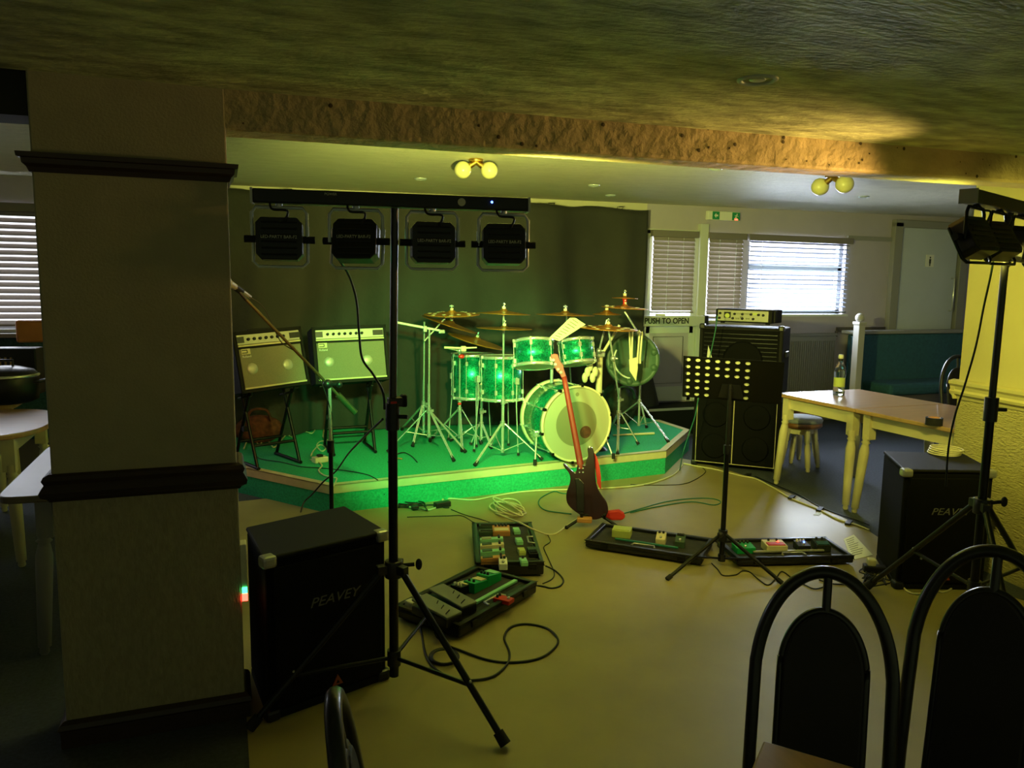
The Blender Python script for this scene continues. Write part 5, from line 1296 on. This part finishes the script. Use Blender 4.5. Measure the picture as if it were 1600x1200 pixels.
def rot_for(key, p0, p1, z):
    a, b_ = BOARDS[key][0].inverted() @ G(*p0, z), BOARDS[key][0].inverted() @ G(*p1, z); d = b_-a; return math.degrees(math.atan2(d.y, d.x))
rT = rot_for('B', (706, 952), (652, 930), .13)
treadle('B', 682, 943, rT-90, 'big grey treadle pedal nearest the tripod leg')
rT2 = rot_for('B', (727, 936), (684, 918), .13)
treadle('B', 707, 927, rT2-90, 'big grey treadle pedal between the green pedals and its twin')
pedal('B', 722, 914, .065, .11, .05, 90, 'black_plastic', 'black pedal with cream plate between treadle and green pedals', 3, 'hoop_cream')
pedal('B', 744, 908, .07, .12, .055, 90, 'green_paint', 'green pedal with cream plate on the tilted board', 2, 'hoop_cream')
pedal('B', 764, 897, .075, .12, .06, 90, 'green_paint', 'bright green pedal at the far end of the tilted board', 3, 'mint_paint')
pedal('B', 787, 934, .055, .09, .022, 5, 'red_plastic', 'flat red circuit box beside the handle of the tilted board', 2, None, slope=.05, name='circuit_box')
m_, bw, bd2, z_ = BOARDS['B']
a_, c_ = m_.inverted() @ G(737, 946, z_), m_.inverted() @ G(806, 908, z_)
b = MB(); b.box(tuple((a_+c_)/2+Vector((0, 0, .004))), ((c_-a_).length, .022, .012), rz=math.atan2((c_-a_).y, (c_-a_).x)); o = b.build('power_strip', 'mint_paint', bevel=.002); o.matrix_world = m_; tag(o, 'slim mint power strip along the near side of the tilted board', 'power supply')
p = G(650, 955, .03); eb = thing('plug_block', 'cream mains plugs in a block at the outer end of the tilted board', 'plug', (p.x, p.y, 0), R(30))
MB().box((0, 0, .025), (.12, .08, .05)).build('block', 'black_plastic', eb, bevel=.006)
for s in (-1, 1): MB().box((s*.028, 0, .072), (.045, .055, .045)).build('plug', 'cream_plastic', eb, bevel=.008)
# C
pedal('C', 972, 828, .115, .095, .05, 8, 'label_green', 'pale yellow green flat box at the end of the long board by the guitar', 0, 'label_green', slope=.05, name='flat_box')
pedal('C', 1033, 838, .058, .085, .06, 8, 'hoop_cream', 'cream compact pedal on the long board', 2, None, slope=.35)
pedal('C', 1063, 842, .058, .085, .06, 8, 'dark_green_case', 'dull green compact pedal beside the cream one', 3, None, slope=.35)
m_, bw, bd2, z_ = BOARDS['C']; b = MB(); b.box((-.0, -bd2*.22, z_+.006), (bw*.55, .018, .010)); o = b.build('power_strip', 'cable_teal', bevel=.002); o.matrix_world = m_; tag(o, 'slim teal power strip on the long board by the guitar', 'power supply')
# D
pedal('D', 1162, 853, .115, .085, .045, 0, 'green_paint', 'green pedal with switches next to the music stand leg', 4, None, slope=.2)
pedal('D', 1210, 850, .125, .10, .050, -3, 'hoop_cream', 'cream pedal with glowing red top', 2, 'red_plastic', led='led_red', slope=.15)
pedal('D', 1253, 850, .075, .08, .045, -3, 'black_plastic', 'black pedal showing a blue light', 3, None, led='led_blue', slope=.2)
pedal('D', 1283, 848, .085, .10, .055, -6, 'bag_cloth', 'dark teal topped pedal at the end next to the paper sheet', 2, 'teal_cloth', slope=.25)
m_, bw, bd2, z_ = BOARDS['D']; b = MB(); b.box((-.0, -bd2*.20, z_+.006), (bw*.62, .018, .010)); o = b.build('power_strip', 'silver_panel', bevel=.002); o.matrix_world = m_; tag(o, 'slim grey power strip in front of the red lit pedal', 'power supply')
# paper on the floor
q = [G(1318, 843, .003), G(1334, 836, .003), G(1364, 868, .003), G(1330, 876, .003)]
sh = thing('floor_sheet', 'printed paper sheet on the floor between pedal board and loudspeaker', 'paper', tuple(sum(q, Vector())/4))
MB().prism([p+Vector((0, 0, .002)) for p in q[::-1]], (0, 0, .0015)).build('paper', 'paper', sh, world=True)
b = MB()
for i in range(9):
    u = .12+i*.09; a, c = q[0].lerp(q[3], u), q[1].lerp(q[2], u); b.tube([a.lerp(c, .15)+Vector((0, 0, .0065)), a.lerp(c, .8-.1*(i % 3))+Vector((0, 0, .0065))], .0014, 4)
b.build('printed_lines', 'ink', sh, world=True)

# ================================================================== cables
def floor_cable(label, pts, r=.004, mt='cable_black', z=None, name='cable', k=6, closed=False):
    zz = r+.0045 if z is None else z
    P = [(G(p[0], p[1], zz if len(p) < 3 else p[2])) for p in pts]
    b = MB(); b.tube(smoothpath(P, k, closed), r, 6, closed=closed); return tag(b.build(name, mt), label, 'cable')
floor_cable('cream mains cable running along the foot of the stage', [(640, 792), (668, 797), (690, 788), (692, 780), (706, 779), (740, 781), (773, 775), (810, 769), (850, 766), (885, 765), (940, 763), (985, 760), (1020, 754), (1052, 742), (1066, 727)], .0065, 'cable_cream')
floor_cable('cream cable from the bass rig along the carpet edge', [(1068, 724), (1087, 728), (1120, 734), (1156, 743), (1180, 748), (1208, 762), (1237, 779), (1262, 789), (1281, 797), (1308, 811), (1337, 820), (1358, 828)], .0065, 'cable_cream')
floor_cable('black cable running beside the cream one at the carpet edge', [(1180, 744), (1210, 757), (1246, 772), (1275, 789), (1300, 800), (1340, 813), (1358, 820)], .004, 'cable_black')
floor_cable('thin dark cable from the guitar across the floor to the bass rig', [(1098, 731), (1102, 738), (1085, 750), (1062, 757), (1010, 758), (985, 757)], .003)
b = MB(); rs = random.Random(9)
for k in range(5):
    cx, cy = 795+rs.uniform(-3, 3), 794+rs.uniform(-3, 3); ax_, ay_ = 23+rs.uniform(-4, 5), 12+rs.uniform(-3, 3)
    b.tube([G(cx+ax_*math.cos(a*PI/10), cy+ay_*math.sin(a*PI/10+k*.3), .011+.009*k) for a in range(20)], .0062, 6, closed=True)
tag(b.build('cable_coil', 'cable_cream'), 'coiled cream cable on the floor between the stage and the crowded pedal board', 'cable')
floor_cable('cream cable arching from the floor coil over the crowded board', [(775, 802), (800, 812, .05), (815, 818, .13), (835, 828, .10), (855, 835), (870, 833), (885, 822), (900, 812, .05), (906, 810, .05)], .0055, 'cable_cream')
floor_cable('dark cable curling on the floor in front of the guitar stand', [(905, 772), (880, 771), (865, 768), (845, 778), (842, 788), (852, 797), (875, 801), (893, 803)], .0042, 'cable_teal')
floor_cable('long dark cable looping away to the right of the guitar', [(972, 803), (1000, 795), (1040, 784), (1080, 779), (1112, 779), (1126, 784), (1115, 789), (1080, 784), (1030, 791), (985, 801)], .004, 'cable_teal')
floor_cable('black cable making a big loop on the floor next to the tripod leg', [(634, 945), (652, 965), (659, 990), (665, 1021), (679, 1044), (707, 1060), (736, 1063), (770, 1057), (792, 1038), (796, 1019), (788, 996), (798, 980), (823, 975), (855, 982), (872, 999), (863, 1016), (838, 1030), (795, 1035), (758, 1030), (719, 1016), (696, 1007), (690, 1001)], .0052)
b = MB()
for k in range(3): b.tube([G(694+(23-k*2)*math.cos(a*PI/12), 1026+(13-k)*math.sin(a*PI/12), .009+.009*k) for a in range(24)], .0042, 6, closed=True)
tag(b.build('cable_coil', 'cable_black'), 'small black cable coil on the floor crossed by the tripod leg', 'cable')
floor_cable('black cable hanging over the right side of the tilted pedal board', [(833, 914), (848, 916), (862, 919), (876, 915), (880, 905), (868, 892), (852, 884, .03)], .0045)
floor_cable('thin dark cable wiggling beside the crowded pedal board', [(856, 836), (860, 846), (850, 854), (852, 862), (858, 875), (866, 895), (862, 905), (848, 912)], .003)
floor_cable('thin black cable along the floor below the music stand', [(1112, 880), (1122, 890), (1130, 899), (1150, 898), (1160, 892), (1172, 894), (1185, 905), (1200, 914), (1212, 904), (1222, 893), (1240, 905), (1258, 914), (1275, 920), (1300, 912)], .0035)
floor_cable('black cable bundle from the stage corner behind the tall stand', [(600, 772, .1), (612, 785), (628, 792), (655, 790), (680, 789), (694, 793), (702, 793)], .005)
rs = random.Random(21)
for k, lb in enumerate(('upper dark cable in the tangle left of the black plug bar at the stage foot', 'lowest dark cable in the tangle left of the black plug bar at the stage foot', 'middle dark cable in the tangle left of the black plug bar')):
    b = MB(); pts = [G(612+rs.uniform(-6, 50)+k*4, 787+rs.uniform(-7, 9)+(k-1)*3, .012+.006*k) for _ in range(9)]
    b.tube(smoothpath(pts, 5), .0038, 6); tag(b.build('cable', 'cable_black'), lb, 'cable', 'cable tangle at the foot of the stage')
pb_ = G(691, 793, .0); eb = thing('plug_bar', 'black multi socket bar at the foot of the stage', 'plug', (pb_.x, pb_.y, 0.004), R(12))
MB().box((0, 0, .02), (.12, .05, .04)).build('body', 'black_plastic', eb, bevel=.006)
MB().box((-.2, .03, .016), (.05, .035, .03)).build('side_plug', 'black_plastic', eb, bevel=.005)
p_ = G(590, 791); eb = thing('socket_strip', 'cream socket strip on the floor behind the loudspeaker', 'plug', (p_.x-.03, p_.y, .004), R(-6))
MB().box((0, 0, .018), (.26, .06, .035)).build('body', 'cream_plastic', eb, bevel=.005)
for s in (-.08, 0, .08): MB().box((s, 0, .05), (.04, .045, .035)).build('plug', 'black_plastic', eb, bevel=.005)
floor_cable('thin dark cable lying on the floor from the plug bar to the crowded board', [(705, 796), (725, 804), (750, 811), (768, 817), (776, 818, .05)], .003)
floor_cable('second thin dark cable along the floor towards the crowded board', [(636, 808), (665, 807), (700, 806), (722, 806), (740, 816), (752, 818, .04)], .003)
# cables on the stage
def stage_cable(label, pts, r=.004, mt='cable_black'): return floor_cable(label, pts, r, mt, z=SZ+r+.004)
stage_cable('white curly cable on the stage below the left amplifier', [(381, 701), (386, 690), (396, 686), (405, 695), (412, 687), (420, 690), (428, 699), (438, 689), (448, 680), (460, 685)], .006, 'cable_cream')
stage_cable('white cable snaking on the stage between the amplifier stands', [(466, 676), (475, 674), (487, 677), (492, 672)], .006, 'cable_cream')
b = MB()
P_ = [(506, 672), (505, 683), (512, 688), (500, 690), (495, 697), (503, 705), (509, 700), (500, 695), (490, 704), (486, 712)]
stage_cable('tangled white cable on the stage between the stand legs', P_, .006, 'cable_cream')
floor_cable('white cable running off the stage front from the plug adaptor', [(485, 718, SZ+.01), (498, 722, SZ+.01), (503, 728, SZ+.01), (498, 735, SZ+.01), (505, 742, SZ+.01), (520, 746, SZ+.01), (526, 748, SZ+.01), (522, 758, SZ+.012), (521, 763, SZ-.02), (522, 780, .06), (530, 793, .012), (545, 795, .012)], .006, 'cable_cream')
stage_cable('black cable crossing the stage in front of the left amplifier stand', [(395, 703), (405, 716), (440, 722), (470, 729), (500, 731), (545, 736), (575, 742), (590, 750)], .0035)
stage_cable('short black cable looping on the stage next to the tall stand', [(606, 722), (616, 712), (630, 707), (642, 712), (652, 722)], .0038)
MBc = G(622, 716, SZ+.012); tag(MB().tube([MBc, G(628, 717, SZ+.012)], .006, 8).build('cable_connector', 'tan_paint'), 'tan cable connector on the stage next to the tall stand', 'connector')
# hanging cables
def air_cable(label, P, r, mt='cable_black', name='cable'): return tag(MB().tube(smoothpath(P, 7), r, 6).build(name, mt), label, 'cable')
rp = math.hypot(b1[0], b1[1])
air_cable('black cable hanging from the light bar down to the tall stand', [DD(528, 404, rp+.06), DD(545, 430, rp+.05), DD(557, 470, rp+.05), DD(561, 520, rp+.04), DD(566, 560, rp+.03), DD(583, 585, rp+.02), DD(598, 612, rp-.02), DD(601, 640, rp-.03)], .0045)
air_cable('black cable hanging beside the light bar stand by the yellow wall', [DD(1556, 385, 3.70), DD(1548, 430, 3.66), DD(1537, 480, 3.64), DD(1525, 540, 3.62), DD(1508, 600, 3.62), DD(1492, 650, 3.62), DD(1482, 700, 3.64), DD(1478, 760, 3.66)], .0042)
air_cable('thin cable falling from the microphone along its boom', [DD(386, 462, 4.40), DD(410, 478, 4.40), DD(425, 505, 4.40), DD(440, 535, 4.42), DD(470, 555, 4.43), DD(498, 590, 4.44), DD(512, 625, 4.44), DD(520, 655, 4.45)], .0033, 'cable_black')
air_cable('black cable sagging from the tall stand to the stage front', [DD(598, 655, rp-.02), DD(572, 680, rp+.5), DD(545, 708, 4.2), DD(525, 736, 4.5), DD(506, 752, 4.6), DD(488, 772, 4.65), DD(475, 785, 4.7), G(470, 800, .006)], .0048)
air_cable('black cable stretched from the tall stand to the drum stands', [DD(606, 620, rp), DD(660, 645, 4.2), DD(720, 672, 5.5), G(690, 676, SZ+.01)][:2] + [G(655, 662, SZ+.2), G(690, 672, SZ+.01)], .004) if False else None
q0 = m_  # keep
hp = o3 - rx*.2 - ry*.02
air_cable('green cable falling from the bass amplifier head to the floor', [DD(1121, 493, 6.70), DD(1118, 515, 6.68), DD(1112, 545, 6.66), DD(1104, 580, 6.64), DD(1092, 620, 6.62), DD(1086, 650, 6.60), DD(1076, 680, 6.58), DD(1068, 705, 6.5), G(1062, 735, .01)], .0045, 'cable_teal')
# small dark phone clamp on the tall stand
cl = DD(609, 628, rp); k_ = thing('stand_clamp', 'small black clamp with red clip on the tall tripod pole', 'clamp', tuple(cl))
MB().box((0.02, 0, 0), (.055, .04, .035)).build('jaw', 'black_plastic', k_, bevel=.005); MB().box((.052, 0, .003), (.022, .035, .045)).build('grip', 'black_rubber', k_, bevel=.006); MB().box((.01, -.022, -.006), (.022, .006, .02)).build('clip', 'red_plastic', k_)
# coil on the right loudspeaker
b = MB(); cc = G(1475, 707, .67)
for k in range(4): b.tube([(cc.x+(.085-.004*k)*math.cos(a*PI/14)+.006*k, cc.y+(.082+.003*k)*math.sin(a*PI/14), .667+.009*k) for a in range(28)], .0045, 6, closed=True)
tag(b.build('cable_coil', 'cable_cream'), 'coiled cream cable lying on top of the right loudspeaker', 'cable')
# plug tangle in front of the right loudspeaker
rs = random.Random(33)
pl = G(1378, 896); eb = thing('plug_block', 'black block with pale plugs on the floor at the right loudspeaker', 'plug', (pl.x, pl.y, .004), R(-35))
MB().box((0, 0, .02), (.20, .06, .04)).build('block', 'black_plastic', eb, bevel=.006)
for s in (-1, 1): MB().box((s*.06, 0, .058), (.045, .05, .04)).build('plug', 'cream_plastic', eb, bevel=.008)
for k, lb in enumerate(('thin black cable tangled at the floor plugs, loop nearest the pedal board', 'thin black cable tangled over the floor plugs by the right loudspeaker', 'thin black cable trailing from the floor plugs behind the chair arch')):
    pts = [G(1345+k*16+rs.uniform(-14, 26), 897+k*5+rs.uniform(-10, 12), .012+.008*k) for _ in range(11)]
    tag(MB().tube(smoothpath(pts, 5), .0035, 6).build('cable', 'cable_black'), lb, 'cable', 'cable tangle at the right loudspeaker')
floor_cable('grey cream cable looping on the floor below the right loudspeaker', [(1452, 926), (1425, 927), (1408, 914), (1408, 902), (1420, 897), (1440, 900), (1453, 912), (1470, 925), (1488, 918), (1495, 895), (1498, 882)], .0055, 'cable_cream')
floor_cable('dark cable lying across the floor inside the chair arch', [(1280, 906), (1300, 912), (1325, 913), (1350, 913)], .004)
# tape strips
for i, (x, y, mt, lb) in enumerate(((1168, 744, 'tape_black', 'black tape holding the cream cable nearest the bass rig'), (1237, 779, 'tape_black', 'black tape on the cream cable beside the white scrap'), (1281, 798, 'tape_black', 'black tape on the cream cable near the table leg'), (1326, 819, 'tape_black', 'black tape on the cream cable nearest the right loudspeaker'), (1246, 778, 'tape_white', 'white tape scrap on the floor nearer the bass rig'), (1277, 800, 'tape_white', 'white tape scrap on the floor farther from the bass rig'))):
    p = G(x, y, 0); b = MB(); rz = R(35); b.box((p.x+(.0 if i < 4 else -.04), p.y-(0 if i < 4 else .05), .012 if i < 4 else .0055), (.10, .035, .014 if i < 4 else .003), rz=rz)
    tag(b.build('tape_strip', mt, bevel=.002), lb, 'tape', 'tape strips on the cable run')
